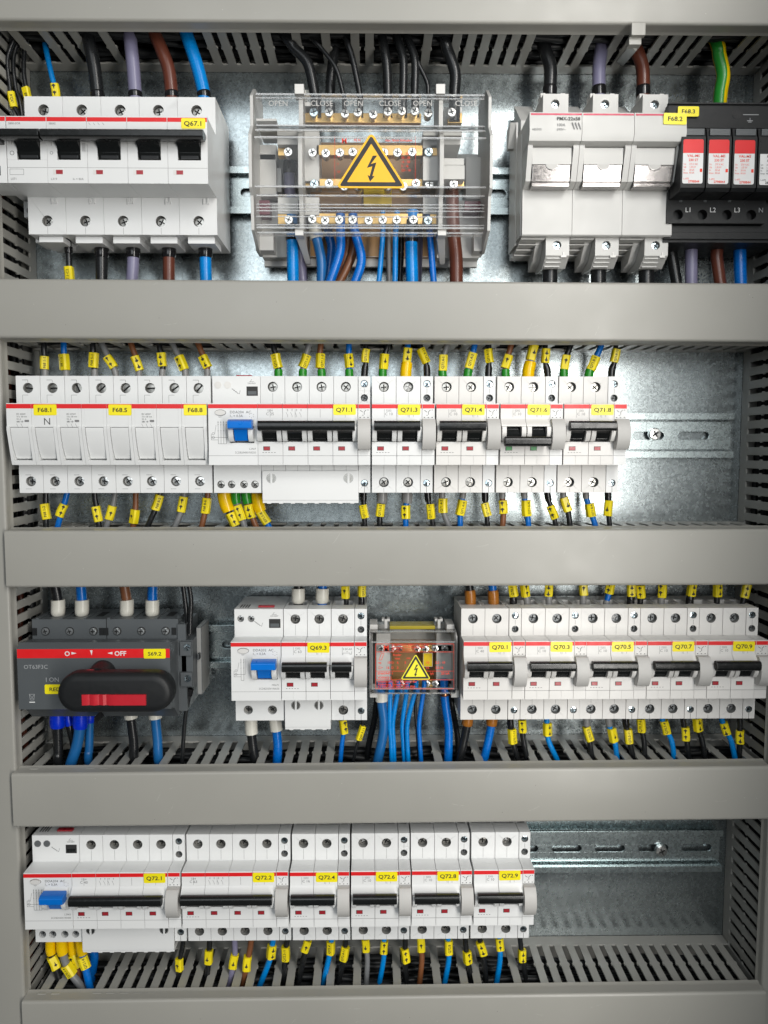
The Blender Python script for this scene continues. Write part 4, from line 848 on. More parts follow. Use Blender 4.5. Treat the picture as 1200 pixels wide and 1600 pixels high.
for px, s in ((468, 1), (688, 1)):
    p = L(px, 142, 66); b.box(p[0] - 3.2, p[0] + 3.2, 58, 68.5, p[1] - 3, p[1] + 3.6, 'warmwhite'); p = L(px + 1, 366, 60); b.box(p[0] - 3, p[0] + 3, 56, 68, p[1] - 3, p[1] + 1.5, 'warmwhite')
    b.add([(p[0] + x_, d_, p[1] + z_) for x_, d_, z_ in ((-3, 60, -2), (3, 60, -2), (3 + s * 2.5, 34, -14), (-1 + s * 2.5, 34, -14), (-3, 56, -2), (3, 56, -2), (3 + s * 2.5, 30, -14), (-1 + s * 2.5, 30, -14))], [(0, 1, 2, 3), (4, 5, 6, 7), (0, 1, 5, 4), (1, 2, 6, 5), (2, 3, 7, 6), (3, 0, 4, 7)], 'cream')
# fold-down lugs under the end frames
for s, px in ((1, 405), (-1, 752)): p = L(px, 380, 50); b.box(p[0] - 4, p[0] + 9 if s > 0 else p[0] + 4, 20, 40, zz(397, 30), zz(370, 30), 'cream')
b.build('base', t, bevel=.35)
def bar(xa, xb, ya, yb, d1):
    p = L(xa, ya, d1); q = L(xb, yb, d1); m = MB(); m.box(p[0], q[0], d1 - 7, d1, q[1], p[1], 'brass'); m.build('brass_bar', t, bevel=.4)
SCR = [(176, 192, 44, [(473, 658), (700, 722)], [(490, 175, 'screwblue'), (514, 175, 0), (539, 177, 0), (559, 175, 0), (583, 178, 0), (606, 174, 0), (628, 173, 0), (648, 173, 0), (669, 176, 0), (706, 175, 0)]),
       (226, 243, 50, [(434, 446), (494, 660), (672, 686)], [(450, 237, 0), (488, 238, 0), (509, 239, 0), (531, 238, 0), (551, 237, 0), (576, 238, 0), (600, 238, 0), (621, 238, 0), (644, 237, 0), (670, 237, 'screwblue')]),
       (279, 291, 46, [(474, 484), (499, 664), (712, 725)], [(491, 287, 'screwblue'), (514, 286, 0), (538, 291, 0), (560, 291, 0), (606, 291, 0), (630, 291, 0), (650, 286, 0), (671, 287, 0), (709, 287, 0)]),
       (333, 350, 47, [(434, 448), (490, 660), (672, 686)], [(451, 343, 0), (488, 342, 0), (508, 344, 0), (530, 343, 0), (551, 343, 0), (576, 344, 0), (598, 343, 0), (620, 343, 0), (646, 343, 0), (669, 344, 'screwblue')])]
for ya, yb, d1, xs, ss in SCR:
    for xa, xb in xs: bar(xa, xb, ya, yb, d1)
    for px, py, m in ss:
        p = L(px, py, d1 + 8); q = MB(); q.tube([(p[0], d1 - 1, p[1]), (p[0], d1 + 6, p[1])], 2.5, 'screw', 16).build('screw_shaft', t) ; s_ = screw(t, p[0], p[1], d1 + 8, 3.1, m or 'screw')
for px, c_, py in ((452, 'c_black', 262), (708, 'c_brown', 262)): pass
b = MB(); p = L(402, 313, 40); b.box(p[0], p[0] + 9, 26, 40, zz(336, 40), zz(313, 40), 'wine'); b.build('release_button', t, bevel=1.0); b = MB(); p = L(726, 313, 40); b.box(p[0], p[0] + 12, 26, 40, zz(328, 40), zz(313, 40), 'wine'); b.build('release_button', t, bevel=1.0)
b = MB(); p, q = L(568, 300, 30), L(612, 330, 30); b.box(p[0], q[0], 20, 30, q[1] + 4, p[1] + 4, 'c_yellow'); b.build('terminal_insert', t, bevel=.3)
# clear cover
b = MB(); xa, xb = L(398, 250, 75)[0], L(759, 250, 75)[0]; th = 1.6
cs = [(zz(146, 64), 50), (zz(148, 67), 67), (zz(197, 67), 67), (zz(203, 72), 71), (zz(215, 76.5), 76.5), (zz(292, 76.5), 76.5), (zz(306, 70), 70.5), (zz(356, 70), 70), (zz(364, 66), 66.5), (zz(368, 58), 58)]
for (z0, d0), (z1, d1) in zip(cs, cs[1:]):
    b.add([(xa, d0, z0), (xb, d0, z0), (xb, d1, z1), (xa, d1, z1)], [(0, 1, 2, 3)], 'clear')
for (z0, d0) in cs[1:]: b.box(xa, xb, d0 - 1.3, d0 + .25, z0 - .55, z0 + .55, 'clearedge')
for py in (151, 199, 320, 325, 330, 339, 352): z_ = zz(py, 70); b.box(xa, xb, 66.5 if py < 300 else 69.4, 67.4 if py < 300 else 70.6, z_ - .3, z_ + .3, 'clearedge')
o = b.build('clear_cover', t)
b = MB()
for px, s_ in ((419, 'OPEN'), (485, 'CLOSE'), (537, 'OPEN'), (592, 'CLOSE'), (645, 'OPEN'), (711, 'CLOSE')): p = L(px, 161, 67.5); b.text(s_, p[0], p[1], 67.3, 5.2, 'auxgrey', 'L', bold=0)
b.build('embossed_lettering', t); b = MB()
rp = 'redprint'
for xa_, ya_, xb_, yb_ in ((523, 213, 523, 286), (649, 213, 649, 286)): p, q = L(xa_, ya_, 76.7), L(xb_, yb_, 76.7); b.line(*p, *q, 76.7, .22, rp)
p = L(536, 220, 76.7); b.text('M', p[0] - 1, p[1], 76.7, 4.6, rp, bold=1); p = L(602, 219, 76.7); b.text('max. N/mm Schrauben', p[0], p[1], 76.7, 2.2, rp, sx=.9)
p = L(553, 219, 76.7); b.text('PE N', p[0], p[1], 76.7, 2.2, rp)
for i, s_ in enumerate(('6 - 25', '10 - 35', '16 - 50', '5 - 16', '2,5 - 16')): p = L(627, 240 + i * 6.4, 76.7); b.text(s_, p[0], p[1], 76.7, 2.3, rp, sx=.9)
for i, s_ in enumerate(('3,5', '4', '5,0')): p = L(527, 244 + i * 12, 76.7); b.text(s_, p[0], p[1], 76.7, 1.7, rp, sx=.9)
b.build('cover_print', t)
p = L(581, 252, 77.2); sign(t, p[0] - .4, p[1] + .9, 77.4, 48.5, 'signyellow', .885)

# ------------------------------------------------------------------ row 1, right: three-pole fuse switch
xo, zo = 107.5, 195.0; WP = 35.45
t = thing('fuse_switch', 'beige three-pole fuse switch marked PMX with label F68.2 and small mirror-like windows', 'fuse switch', xo, zo)
zq = lambda py, d, px=940: at(px, py, d)[1] - zo
b = MB(); zt, zm, zh, zl, zf = zq(175, 82), zq(207, 82), zq(230, 74), zq(297, 60), zq(369, 60)
for i in range(3):
    x0 = i * WP + .15; x1 = (i + 1) * WP - .15
    b.prism([(zt, 20), (zt, 81), (zm, 82.5), (zm - 5, 80.5), (zh, 75), (zh, 20)], x0, x1, 'cream')
    b.prism([(zh, 20), (zh, 60), (zq(292, 72) - 1, 60), (zl, 60), (zf + .8, 60.6), (zf, 59.5), (zf, 20)], x0, x1, 'cream')
    for a, c in ((x0, x0 + 3.4), (x1 - 4.0, x1)): b.prism([(zh + 1.2, 60), (zh + 1.2, 76.5), (zh - 2, 77), (zl + 2.4, 70), (zl, 62), (zl, 60)], a, c, 'cream')
    b.prism([(zl + 2.3, 60), (zl + 3.8, 70.5), (zl, 62.5), (zl, 60)], x0 + 3.4, x1 - 4, 'cream')
    b.prism([(zh - .6, 60), (zh - .6, 74.4), (zq(257, 73), 73), (zq(257, 73), 60)], x0 + 3.8, x1 - 4.4, 'cream')
    b.quad(x0 + .8, x1 - (.0 if i < 2 else .8), zt - 1.9, zt - .7, 81.35, 'crimson')
    # top terminal and lower terminal
    a0, a1 = x0 + 16.2 - 1, x0 + 33.2
    b.holed(a0, a1, zt - 2, zq(147, 52), 40, 52, [((a0 + a1) / 2 - .2, zq(162.5, 52), 3.0)], 'cream'); b.prism([(zt, 20), (zq(147, 52), 20), (zq(147, 52), 40), (zt, 40)], a0, a1, 'cream')
    b.prism([(zt - 1, 12), (zq(150, 30), 12), (zt + 11.5, 40), (zt - 1, 40)], x0 + 2, a0, 'cream')
    for q in (a0 - .6, a1 - 4.4): b.box(q, q + 3.2, 38, 47, zq(147, 52) - .5, zq(147, 52) + 2.6, 'warmwhite')
    c0, c1 = x0 + 18.2, x0 + 35.0
    b.holed(c0, c1, zq(401, 52), zf + .2, 40, 55, [((c0 + c1) / 2 - .3, zq(383, 55), 3.0)], 'cream')
    b.prism([(zf, 20), (zf, 40), (zq(401, 52), 40), (zq(401, 52), 54.9), (zq(420, 44), 44), (zq(424, 30), 24), (zq(424, 30), 20)], c0, c1, 'cream')
    for k in range(3): z_ = zq(405 + k * 5, 50); b.box(c0 + 1.0, c1 - 5, 40, 53.2 - k * 3, z_ - .5, z_ + .5, 'cream')
    b.box(c1 - 6, c1 - 2, 44, 55.5, zq(404, 52), zq(402, 52) + .6, 'warmwhite'); b.box(c1 - 4.6, c1 - 3.6, 44, 55.6, zq(402, 52), zq(396, 52), 'warmwhite')
    b.prism([(zf, 20), (zf, 48), (zq(408, 40), 36), (zq(424, 24), 20)], c0 - 5.5, c0 - .2, 'cream')
    for k in range(4): z_ = zf - .6 - k * 1.6; b.box(x0 + .4, c0 - 1, 14, 55 - k * 9, z_ - .5, z_ + .4, 'cream')
b.box(-1.2, .1, 14, 40, zq(384, 40), zq(196, 36), 'cream'); b.box(-.6, .1, 40, 57, zq(372, 52), zq(215, 52), 'cream'); b.box(0, 3 * WP, 12, 22, zf - 6, zt, 'cream')
b.prism([(zq(192, 40), 26), (zq(192, 40), 40), (zq(222, 44), 31), (zq(222, 44), 26)], -5.5, 0, 'cream')
for k in range(3): b.disc(0, 0, .01, .01, 0, .01, 'cream', 3)
p = 81.9; bx = WP
b.text('PMX-22x58', bx - 1.2, zq(185.5, 82), p + .15, 3.0, 'print', 'R', sx=1.1); b.text('100A', bx - 17.2, zq(195.5, 82), p + .45, 2.7, 'printlight', 'L', bold=0); b.text('690V~', bx - 17.2, zq(203, 82), p + .65, 2.3, 'printlight', 'L', bold=0); b.text('485305', 1.6, zq(203, 82), p + .65, 2.2, 'printlight', 'L', bold=0)
for i in range(3): b.line(bx - 6.8 + i * 2.1, zq(192, 82), bx - 5.2 + i * 2.1, zq(203, 82), p + .6, .8, 'printlight')
b.build('housing', t, bevel=.45)
for i in range(3):
    x0 = i * WP + .15; x1 = (i + 1) * WP - .15
    b = MB(); za, zb = zq(257, 73) - .3, zq(291, 71); b.prism([(za, 62), (za, 72.6), (zb + 3.4, 70.4), (zb + 2.6, 69.4), (zb + 2, 70.4), (zb, 69.6), (zb, 62)], x0 + 4.2, x1 - 4.8, 'fusewindow'); b.disc((x0 + x1) / 2, za, 4.4, 3.4, 66, 73, 'auxgrey', 24); b.build('fuse_window', t, bevel=.3)
    screw(t, x0 + (15.2 + 33.2) / 2 - .2, zq(162.5, 52), 49.5, 2.75, 'screwblue'); screw(t, x0 + 26.3, zq(383, 55), 52.8, 2.75, 'screwblue')
sticker(t, 'F68.2', at(1055, 185, 82)[0] - xo, zq(185.5, 82), 82.4, wd=15.6, h=7.4, ts=4.6)

# ------------------------------------------------------------------ row 1, right edge: black surge arrester
xo, zo = 209.5, 198.0
t = thing('surge_arrester', 'black surge arrester with red and white plug-in modules marked L1 L2 L3', 'surge arrester', xo, zo)
zq = lambda py, d, px=1120: at(px, py, d)[1] - zo
b = MB(); K = 'blackmatte'
b.box(0, 84, 12, 56, zq(388, 40), zq(163, 62), K); b.box(-1, 84, 56, 62, zq(200, 62), zq(163, 62), K); b.box(-1.4, 84, 60, 63.5, zq(164, 62), zq(161.5, 62), K); b.box(0, 84, 56, 84 - 22, zq(312, 62), zq(300, 62), K)
hz = zq(335.5, 62)
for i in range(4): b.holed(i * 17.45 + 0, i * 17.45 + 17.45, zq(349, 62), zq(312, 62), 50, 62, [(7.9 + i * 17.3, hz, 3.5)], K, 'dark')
b.box(0, 84, 30, 58, zq(378, 50), zq(352, 60), K); b.box(0, 84, 57, 58.2, zq(362, 60), zq(360, 60), K)
for i, s_ in enumerate(('L1', 'L2', 'L3', 'N')): b.text(s_, 12.8 + i * 17.3, zq(328, 62), 62.1, 4.6, 'whiteprint' if i < 3 else 'greyprint', 'L', bold=0)
for i in range(3): b.box(8.2 + i * 17.3, 10.4 + i * 17.3, 60, 62.6, zq(316, 62), zq(308, 62), 'greyblue')
b.disc(at(1151, 178, 62)[0] - xo, zq(178, 62), 3.3, 3.3, 61, 62.15, 'dark'); p = at(1172, 180, 62)[0] - xo
b.line(p - 5, zq(179, 62), p + 6, zq(179, 62), 62.1, .5, 'greyprint'); b.line(p, zq(184, 62), p, zq(189, 62), 62.1, .4, 'greyprint'); b.line(p - 2, zq(188.5, 62), p + 2, zq(188.5, 62), 62.1, .5, 'greyprint'); b.line(p - 1.2, zq(190.5, 62), p + 1.2, zq(190.5, 62), 62.1, .5, 'greyprint')
b.build('housing', t, bevel=.4)
for i in range(4):
    cx = at(1065 + 40.2 * i + 18.5, 240, 82)[0] - xo; a0, a1 = cx - 8.25, cx + 8.25; b = MB(); zt, zb = zq(199, 82), zq(298, 82)
    b.prism([(zt, 60), (zt, 80), (zq(211, 82), 81), (zq(215, 82), 82), (zb + 2, 82), (zb, 80), (zb, 60)], a0, a1, K); b.box(a0 + 1.8, a1 - 1.2, 80, 81.9, zq(211, 82), zq(201, 82), 'greyblue')
    z0, z1, zr = zq(287 + i * .6, 82), zq(218 + i * .4, 82), zq(239.5 + i * .3, 82); l0, l1 = cx - 7.1, cx + 6.7
    b.rslab(l0, l1, z0, z1, 1.2, 81, 82.2, 'whiteprint')
    if i < 3: b.rslab(l0, l1, z1 - 4.5, z1, 1.2, 81.5, 82.26, 'red'); b.quad(l0, l1, zr, z1 - 1.4, 82.3, 'red')
    else: b.quad(l0 - .1, l1 + .1, zr, z1 + .2, 82.3, 'blackmatte')
    ik = 'redprint' if i < 3 else 'ink'
    b.text('VAL-MS' if i < 3 else 'F-MS', cx, zr - 1.8, 82.35, 2.3, ik, 'C', sx=1.1); b.text('230 ST' if i < 3 else '12 ST', cx, zr - 4.5, 82.35, 2.3, ik, 'C')
    for k, (p_, q_) in enumerate((('Uc', '275 V AC'), ('Up', '1,35 kV'), ('In', '20 kA'), ('Imax', '40 kA'))): b.text(p_, l0 + .5, zr - 7.2 - k * 1.9, 82.35, 1.6, ik, bold=0); b.text(q_, l0 + 4.4, zr - 7.2 - k * 1.9, 82.35, 1.7, ik, bold=0, sx=.85)
    b.rslab(l1 - 2.1, l1 - .5, zr - 12.4, zr - 10.2, .2, 82.2, 82.34, ik); b.text('L-693', l0 + .7, z0 + 3.2, 82.35, 1.6, ik, bold=0); b.text('2798844' if i < 3 else '2817741', cx + .6, z0 + 1.4, 82.35, 2.2, ik, 'C')
    b.build('plug_module', t, bevel=.3)
for i in range(3): screw(t, 7.9 + i * 17.3, hz, 55, 2.9, 'screwgrey')
link('marker_label', sticker_mesh('F68.3', 14.8, 6.8, 4.4), t, (at(1075, 176, 63)[0] - xo, 63.6, zq(175, 63)))

# ------------------------------------------------------------------ row 2: fuse holders
ZR2 = 11.7
def fuse_holder(x, n, w, tx, lab, first):
    t = thing('fuse_holder', lab, 'fuse holder', x, ZR2, 'white fuse holders at the left of the second row'); b = MB()
    for i in range(n):
        x0 = i * w; cx = x0 + w * .5; g = .08
        shell(b, x0, x0 + w, [(cx, 33, 3.6)], [(cx - .2, -33.2, 3.6)], 'white')
        b.prism([(Hn, 60), (Hn, D2), (5.2, D2), (-Hn, 73.4), (-Hn, 60)][0:2] + [(5.0, D2), (4.2, 74), (-17.4, 66.5), (-18.2, 74.0), (-Hn, 73.2), (-Hn, 60)], x0 + w * .13, x0 + w - w * .13, 'white')
        for a, c in ((x0 + g, x0 + w * .128), (x0 + w - w * .128, x0 + w - g)): b.prism([(Hn, 60), (Hn, D2), (5.6, D2), (5.4, D2 + .7), (3.0, D2 + .7), (-17, 74.6), (-Hn, 73.2), (-Hn, 60)], a, c, 'white')
        b.quad(x0 + g, x0 + w - g, Hn - 3.6, Hn - .5, D2 + .06, 'red')
        for s_ in (1, -1):
            b.line(cx - 4, s_ * 38.6 if s_ > 0 else -28.6, cx, s_ * 38.6 if s_ > 0 else -28.6, D1 + .06, .22, 'print'); b.line(cx - 4, s_ * 28.0 if s_ > 0 else -38.6, cx, s_ * 28.0 if s_ > 0 else -38.6, D1 + .06, .22, 'printlight')
        b.line(cx - 4, 28, cx - 4, 22.5, D1 + .06, .12, 'printlight'); b.line(cx, 36.8, cx, 38.6, D1 + .06, .14, 'print')
        if i == 0 and first is not None:
            for k, s_ in enumerate(('IEC 60269', '10 x 38 mm', '32 A', '690 V~')): b.text(s_, x0 + w * .40, 13.9 - k * 1.75, D2 + .08, 1.65, 'print', 'L', bold=0, sx=.9 if k < 2 else 1)
            b.rslab(x0 + w * .72, x0 + w * .9, 8.4, 9.9, .4, D2, D2 + .1, 'printlight'); switch_symbols(b, x0 + w * .46, 4.2 + 2.2, D2 + .08, first, 3.0)
    b.build('housing', t, bevel=.22)
    for i in range(n):
        x0 = i * w; q = MB(); a, c = x0 + w * .145, x0 + w * .855
        q.prism([(4.6, 72), (4.6, D2 + .4), (2, D2 + .1), (-4, 77.6), (-10, 75.2), (-14.5, 72.8), (-17.0, 71.0), (-17.0, 68.5)], a, c, 'white'); q.build('fuse_drawer', t, bevel=.4)
        screw(t, x0 + w * .5, 33, 60, 3.3, 'screwdark', 'slot'); screw(t, x0 + w * .5 - .2, -33.2, 60, 3.3, 'screw')
    p = (n - 1) * w + w * .55; sticker(t, tx, p, Hn - 4.6, wd=15.8, h=7.4)
    return t
wf = 17.22; t = fuse_holder(-250.8, 2, wf, 'F68.1', 'white two-module fuse holder F68.1 with a large N beside the left duct', 2)
MB().text('N', wf * 1.62, 8.9, D2 + .1, 6.6, 'print', 'C', bold=0).build('lettering', t)
fuse_holder(-216.36, 3, wf, 'F68.5', 'white three-module fuse holder F68.5 in the middle of the fuse holders', 3); fuse_holder(-164.7, 3, wf, 'F68.8', 'white three-module fuse holder F68.8 beside the blue-toggled residual current block', 3)

# ------------------------------------------------------------------ row 2: breakers
rcd(-112.0, ZR2, 34.2, True, 17.35, 'DDA204  AC', '0.3A', ('L2469', '2CDB204001R0250'), 'white residual current block with blue toggle left of breaker Q71.1', 'cap')
GB = 'white miniature breakers with black toggles'
breaker(-77.8, ZR2, 4, 17.35, 'Q71.1', 'C 25', 'white four-pole breaker Q71.1 with a long black handle bar in the second row', 60.4, GB, covered=True)
aux(-8.3, ZR2, 8.7, 'slim auxiliary contact block clipped to the right of breaker Q71.1')
for q, x, w_, stx, aw in (('Q71.3', 1.3, 17.45, 25.8, 8.9), ('Q71.4', 46.1, 17.45, 26.0, 8.8), ('Q71.6', 90.8, 17.35, 26.6, 8.9), ('Q71.8', 135.1, 17.6, 26.6, 8.9)):
    off = q == 'Q71.6'
    breaker(x, ZR2, 2, w_, q, 'C 10', ('white two-pole breaker Q71.6, the only one with its black handle switched down' if off else 'white two-pole breaker %s with its black handle up' % q), stx, GB, on=not off, m='warmwhite' if q != 'Q71.3' else 'white')
    aux(x + 2 * w_ + .1, ZR2, aw, 'slim auxiliary contact block clipped to the right of breaker %s' % q)

# ------------------------------------------------------------------ row 3
ZR3 = -156.0
# rotary switch
xo, zo = -251.5, ZR3; t = thing('rotary_switch', 'dark grey switch S69.2 with a red strip and a large black handle', 'rotary switch', xo, zo)
zq = lambda py, d, px=160: at(px, py, d)[1] - zo
b = MB(); wsw = 108.6; G = 'greyblue'; zA, zB = zq(1013, 75), zq(1108, 75)
b.box(.5, wsw, 12, 50, zq(1119, 50), zq(967.5, 50), G); b.prism([(zq(998, 50), 48), (zq(998, 50), 51), (zA + 3.2, 70), (zA, 75), (zB, 75), (zB - 2, 66), (zq(1119, 54), 54), (zq(1119, 54), 48)], 0, wsw, G)
for i in range(6): b.box(3 + i * 17.6, 5 + i * 17.6, 14, 49, zq(967.5, 50), zq(967.5, 50) + .9, G); b.box(9 + i * 17.6, 14.6 + i * 17.6, 24, 40, zq(967.5, 50) - .2, zq(967.5, 50) + .12, 'dark')
b.box(wsw / 2 + 1, wsw / 2 + 1.5, 48, 50.2, zq(998, 50), zq(967.5, 50), 'dark'); b.box(wsw / 2 - 1, wsw / 2 - .7, 48, 75.2, zq(1119, 56), zq(1110, 60), 'dark')
for px in (54.5, 159, 166, 272): p = at(px, 986, 50)[0] - xo; b.box(p - 1.6, p + 1.6, 49, 50.8, zq(992, 50), zq(981, 50), 'blackmatte')
b.box(wsw, wsw + 6, 12, 52, zq(1110, 50), zq(975, 50), G)
b.quad(.1, wsw - .1, zq(1028, 75), zq(1014, 75), 75.06, 'red'); w_ = 'whiteprint'
lx = lambda px, d=75: at(px, 1030, d)[0] - xo
b.text('O', lx(101), zq(1021, 75), 75.12, 4.8, w_); b.text('OFF', lx(179), zq(1021, 75), 75.12, 4.8, w_)
b.poly([(lx(112), zq(1018.5, 75)), (lx(112), zq(1022.5, 75)), (lx(120), zq(1020.5, 75))], 75.12, w_); b.poly([(lx(176), zq(1018.5, 75)), (lx(176), zq(1022.5, 75)), (lx(168), zq(1020.5, 75))], 75.12, w_); b.poly([(lx(141), zq(1016, 75)), (lx(145), zq(1016, 75)), (lx(143.6), zq(1024, 75))], 75.12, w_)
b.text('OT63F3C', lx(36.5), zq(1041.5, 75), 75.12, 4.2, 'greyprint', bold=0); b.text('I ON', lx(70), zq(1061.5, 75), 75.12, 4.6, 'greyprint', bold=0)
p = lx(48); z_ = zq(1089, 75)
for a_ in ((-2, 2.2, 1.6, -2), (2, 2.2, -1.6, -2), (-2.2, 2.2, 2.2, 2.2), (-1.4, -2, 1.4, -2), (-1.8, 1.6, -1.2, -2), (1.8, 1.6, 1.2, -2)): b.line(p + a_[0], z_ + a_[1], p + a_[2], z_ + a_[3], 75.12, .3, 'greyprint')
b.line(p - 2, z_ - 3.6, p + 2, z_ - 3.6, 75.12, .7, w_)
b.build('housing', t, bevel=.5)
link('marker_label', sticker_mesh('S69.2', 15.6, 7.0, 4.4), t, (lx(242), 75.15, zq(1021.5, 75))); link('marker_label', sticker_mesh('RED', 14.5, 6.9, 4.4), t, (lx(84.5), 75.15, zq(1076.5, 75)))
for px in (70.5, 108.5, 145.5, 182.5, 220.5, 258.5): p = at(px, 986, 51)[0] - xo; MB().disc(p, zq(986.5, 51), 3.1, 3.1, 48, 50.5, 'dark').build('terminal_recess', t); screw(t, p, zq(986.5, 51), 51.3, 2.7, 'screw' if px > 140 else 'screwgrey')
b = MB(); h0, h1 = at(89, 1080, 98)[0] - xo, at(270, 1080, 98)[0] - xo; z0, z1 = zq(1114, 98), zq(1052, 98); R = (z1 - z0) / 2
def stad(o_, d_): return [(h1 - R + (R - o_) * math.cos(math.radians(a)), (z0 + z1) / 2 + (R - o_) * math.sin(math.radians(a))) for a in range(-90, 91, 10)] + [(h0 + R + (R - o_) * math.cos(math.radians(a)), (z0 + z1) / 2 + (R - o_) * math.sin(math.radians(a))) for a in range(90, 271, 10)]
lay = [(1.2, 84), (0, 88), (0, 95), (.7, 98), (2.2, 99.6), (5.5, 100.2)]; n = len(stad(0, 0)); vs = []; fs = []
for o_, d_ in lay: vs += [(x, d_, z) for x, z in stad(o_, d_)]
for k in range(len(lay) - 1): fs += [(k * n + i, k * n + (i + 1) % n, (k + 1) * n + (i + 1) % n, (k + 1) * n + i) for i in range(n)]
fs += [tuple(range(n)), tuple(range((len(lay) - 1) * n, len(lay) * n))]; b.add(vs, fs, 'blackmatte'); cxh = h0 + 24
b.tube([(cxh, 74, (z0 + z1) / 2 + 8), (cxh, 88, (z0 + z1) / 2 + 6)], 9, 'blackmatte', 32); b.build('rotary_handle', t, bevel=.0, ang=50)
zc_ = (z0 + z1) / 2; q = MB(); p = at(129, 1092, 100)[0] - xo; p2 = at(229, 1092, 100)[0] - xo; q.box(p - 1.4, p2 + .6, 99, 100.35, zq(1101.5, 100) - .4, zq(1084, 100) + .4, 'dark')
z2, z3 = zq(1101, 100), zq(1084.5, 100); xs_ = [0, 3, 5, 7.6, 9, 11.5, 14.5, 16.5, 19, 22.5, p2 - p]; hs_ = [101.6, 101.6, 100.9, 101.8, 101.8, 100.9, 101.8, 101.0, 101.9, 102.0, 102.0]
q.add([(p + x_, h_, z_) for x_, h_ in zip(xs_, hs_) for z_ in (z2, z3)] + [(p, 99, z2), (p, 99, z3), (p2, 99, z2), (p2, 99, z3)], [(2 * i, 2 * i + 1, 2 * i + 3, 2 * i + 2) for i in range(10)] + [(0, 1, 23 - 0, 22), (20, 21, 25, 24)], 'handlered')
q.add([(p + x_, h_, z2) for x_, h_ in zip(xs_, hs_)] + [(p2, 99, z2), (p, 99, z2)], [tuple(range(13))], 'handlered'); q.add([(p + x_, h_, z3) for x_, h_ in zip(xs_, hs_)] + [(p2, 99, z3), (p, 99, z3)], [tuple(range(13))], 'handlered'); q.build('red_slide', t)
q = MB(); p = at(143, 1050, 88)[0] - xo; q.add([(p + 11 * math.cos(math.radians(a)) * k_, d_, zq(1064, 88) + 8.8 * math.sin(math.radians(a)) * k_) for k_, d_ in ((1, 90), (.6, 92)) for a in range(20, 170, 10)], [(i, i + 1, 16 + i, 15 + i) for i in range(14)], 'flagred'); q.build('red_ring', t)
# contact block at its side
t = thing('auxiliary_contact', 'dark grey contact block screwed to the right side of rotary switch S69.2', 'contact block', -136.5, ZR3); b = MB()
lx = lambda px, d: at(px, 1030, d)[0] + 136.5
xa, xb = lx(283, 52), lx(301.5, 52); b.box(xa, xb, 14, 52, zq(1074, 52), zq(1001, 52), G)
for ya, yb in ((1003, 1025), (1051, 1073)): b.box(xa - .2, xb - .4, 51, 54.6, zq(yb, 54), zq(ya, 54), G)
b.box(xb, lx(317, 36), 12, 40, zq(1082, 34), zq(978, 34), 'sidegrey'); b.box(lx(308, 46), lx(311, 46), 38, 46, zq(1032, 46), zq(1023, 46), 'dark'); b.build('housing', t, bevel=.4)
for py in (1012, 1061): screw(t, lx(293, 54), zq(py, 55), 55.4, 2.6, 'screwblue')
# residual current block, breaker Q69.3, trip module, contact block
rcd(-98.8, ZR3, 35.5, False, 17.35, 'DDA202  AC', '0,3A', ('M0671', '2CDB202001R0630'), 'white residual current block with blue toggle left of breaker Q69.3', 'open')
breaker(-63.1, ZR3, 2, 17.35, 'Q69.3', 'C 63', 'white two-pole breaker Q69.3 beside a trip module in the third row', 26.4, GB, covered=True)
t = thing('trip_module', 'white trip module with a narrow black toggle between breaker Q69.3 and its contact block', 'trip module', -28.3, ZR3); b = MB(); poles_into(b, 1, 17.1)
b.text('S 2C-A2', 15.5, 15.9, D2 + .1, 1.9, 'print', 'R', bold=0)
for a_ in ((9, 13, 14, 13), (9, 13, 9, 11.4), (14, 13, 14, 11.4), (9, 11.4, 14, 11.4), (11.4, 14, 12.6, 14), (14, 12.2, 15.2, 12.2), (15.2, 12.2, 15.2, 14.2)): b.line(*a_, D2 + .1, .18, 'print')
b.build('housing', t, bevel=.22); link('toggle_handle', handle_mesh(1, 17.1, True), t); screw(t, 8.55, 34, 60.3, 3.25, 'screwdark'); screw(t, 8.55, -34, 60.3, 3.25, 'screwdark')
aux(-11.1, ZR3, 8.9, 'slim auxiliary contact block right of the trip module of Q69.3')
# small distribution block
xo, zo = -.6, -153.5; t = thing('distribution_block', 'small distribution block with a red printed clear cover beside breaker Q70.1', 'distribution block', xo, zo)
def L(px, py, d): x, z = at(px, py, d); return x - xo, z - zo
zz = lambda py, d: L(645, py, d)[1]; b = MB(); x1 = L(715, 1040, 62)[0]
b.box(.6, x1 - .6, 12, 22, zz(1092, 44), zz(982, 36), 'cream')
for a, c in ((0, 2.4), (x1 - 2.4, x1)): b.prism([(zz(985, 52), 14), (zz(985, 52), 52), (zz(996, 61), 60), (zz(1078, 61), 60), (zz(1087, 56), 54), (zz(1087, 50), 14)], a, c, 'cream')
def blk(xa, xb, ya, yb, d0, d1, m='cream'): p = L(xa, ya, d1); q = L(xb, yb, d1); b.box(p[0], q[0], d0, d1, q[1], p[1], m)
blk(588, 610, 990, 1078, 20, 40); blk(682, 708, 990, 1078, 20, 40); blk(611, 681, 1000, 1076, 18, 24, 'amber'); blk(661, 676, 1020, 1042, 24, 36, 'c_yellow')
for px in (603, 686): p = L(px, 974, 44); b.box(p[0] - 1.1, p[0] + 1.1, 34, 44, p[1] - 4, p[1] + 3, 'auxgrey'); b.box(p[0] - 3, p[0] + 3, 34, 42, p[1] + 1, p[1] + 3, 'auxgrey')
for px in (584, 704): blk(px - 6, px + 6, 976, 988, 30, 50, 'auxgrey')
for px in (584, 711): blk(px - 6, px + 6, 1079, 1090, 40, 57, 'cream')
b.build('base', t, bevel=.35)
p, q = L(609, 978, 40), L(680, 985, 40); MB().box(p[0], q[0], 24, 40, q[1] + .8, p[1], 'dullyellow').build('yellow_strip', t, bevel=.5)
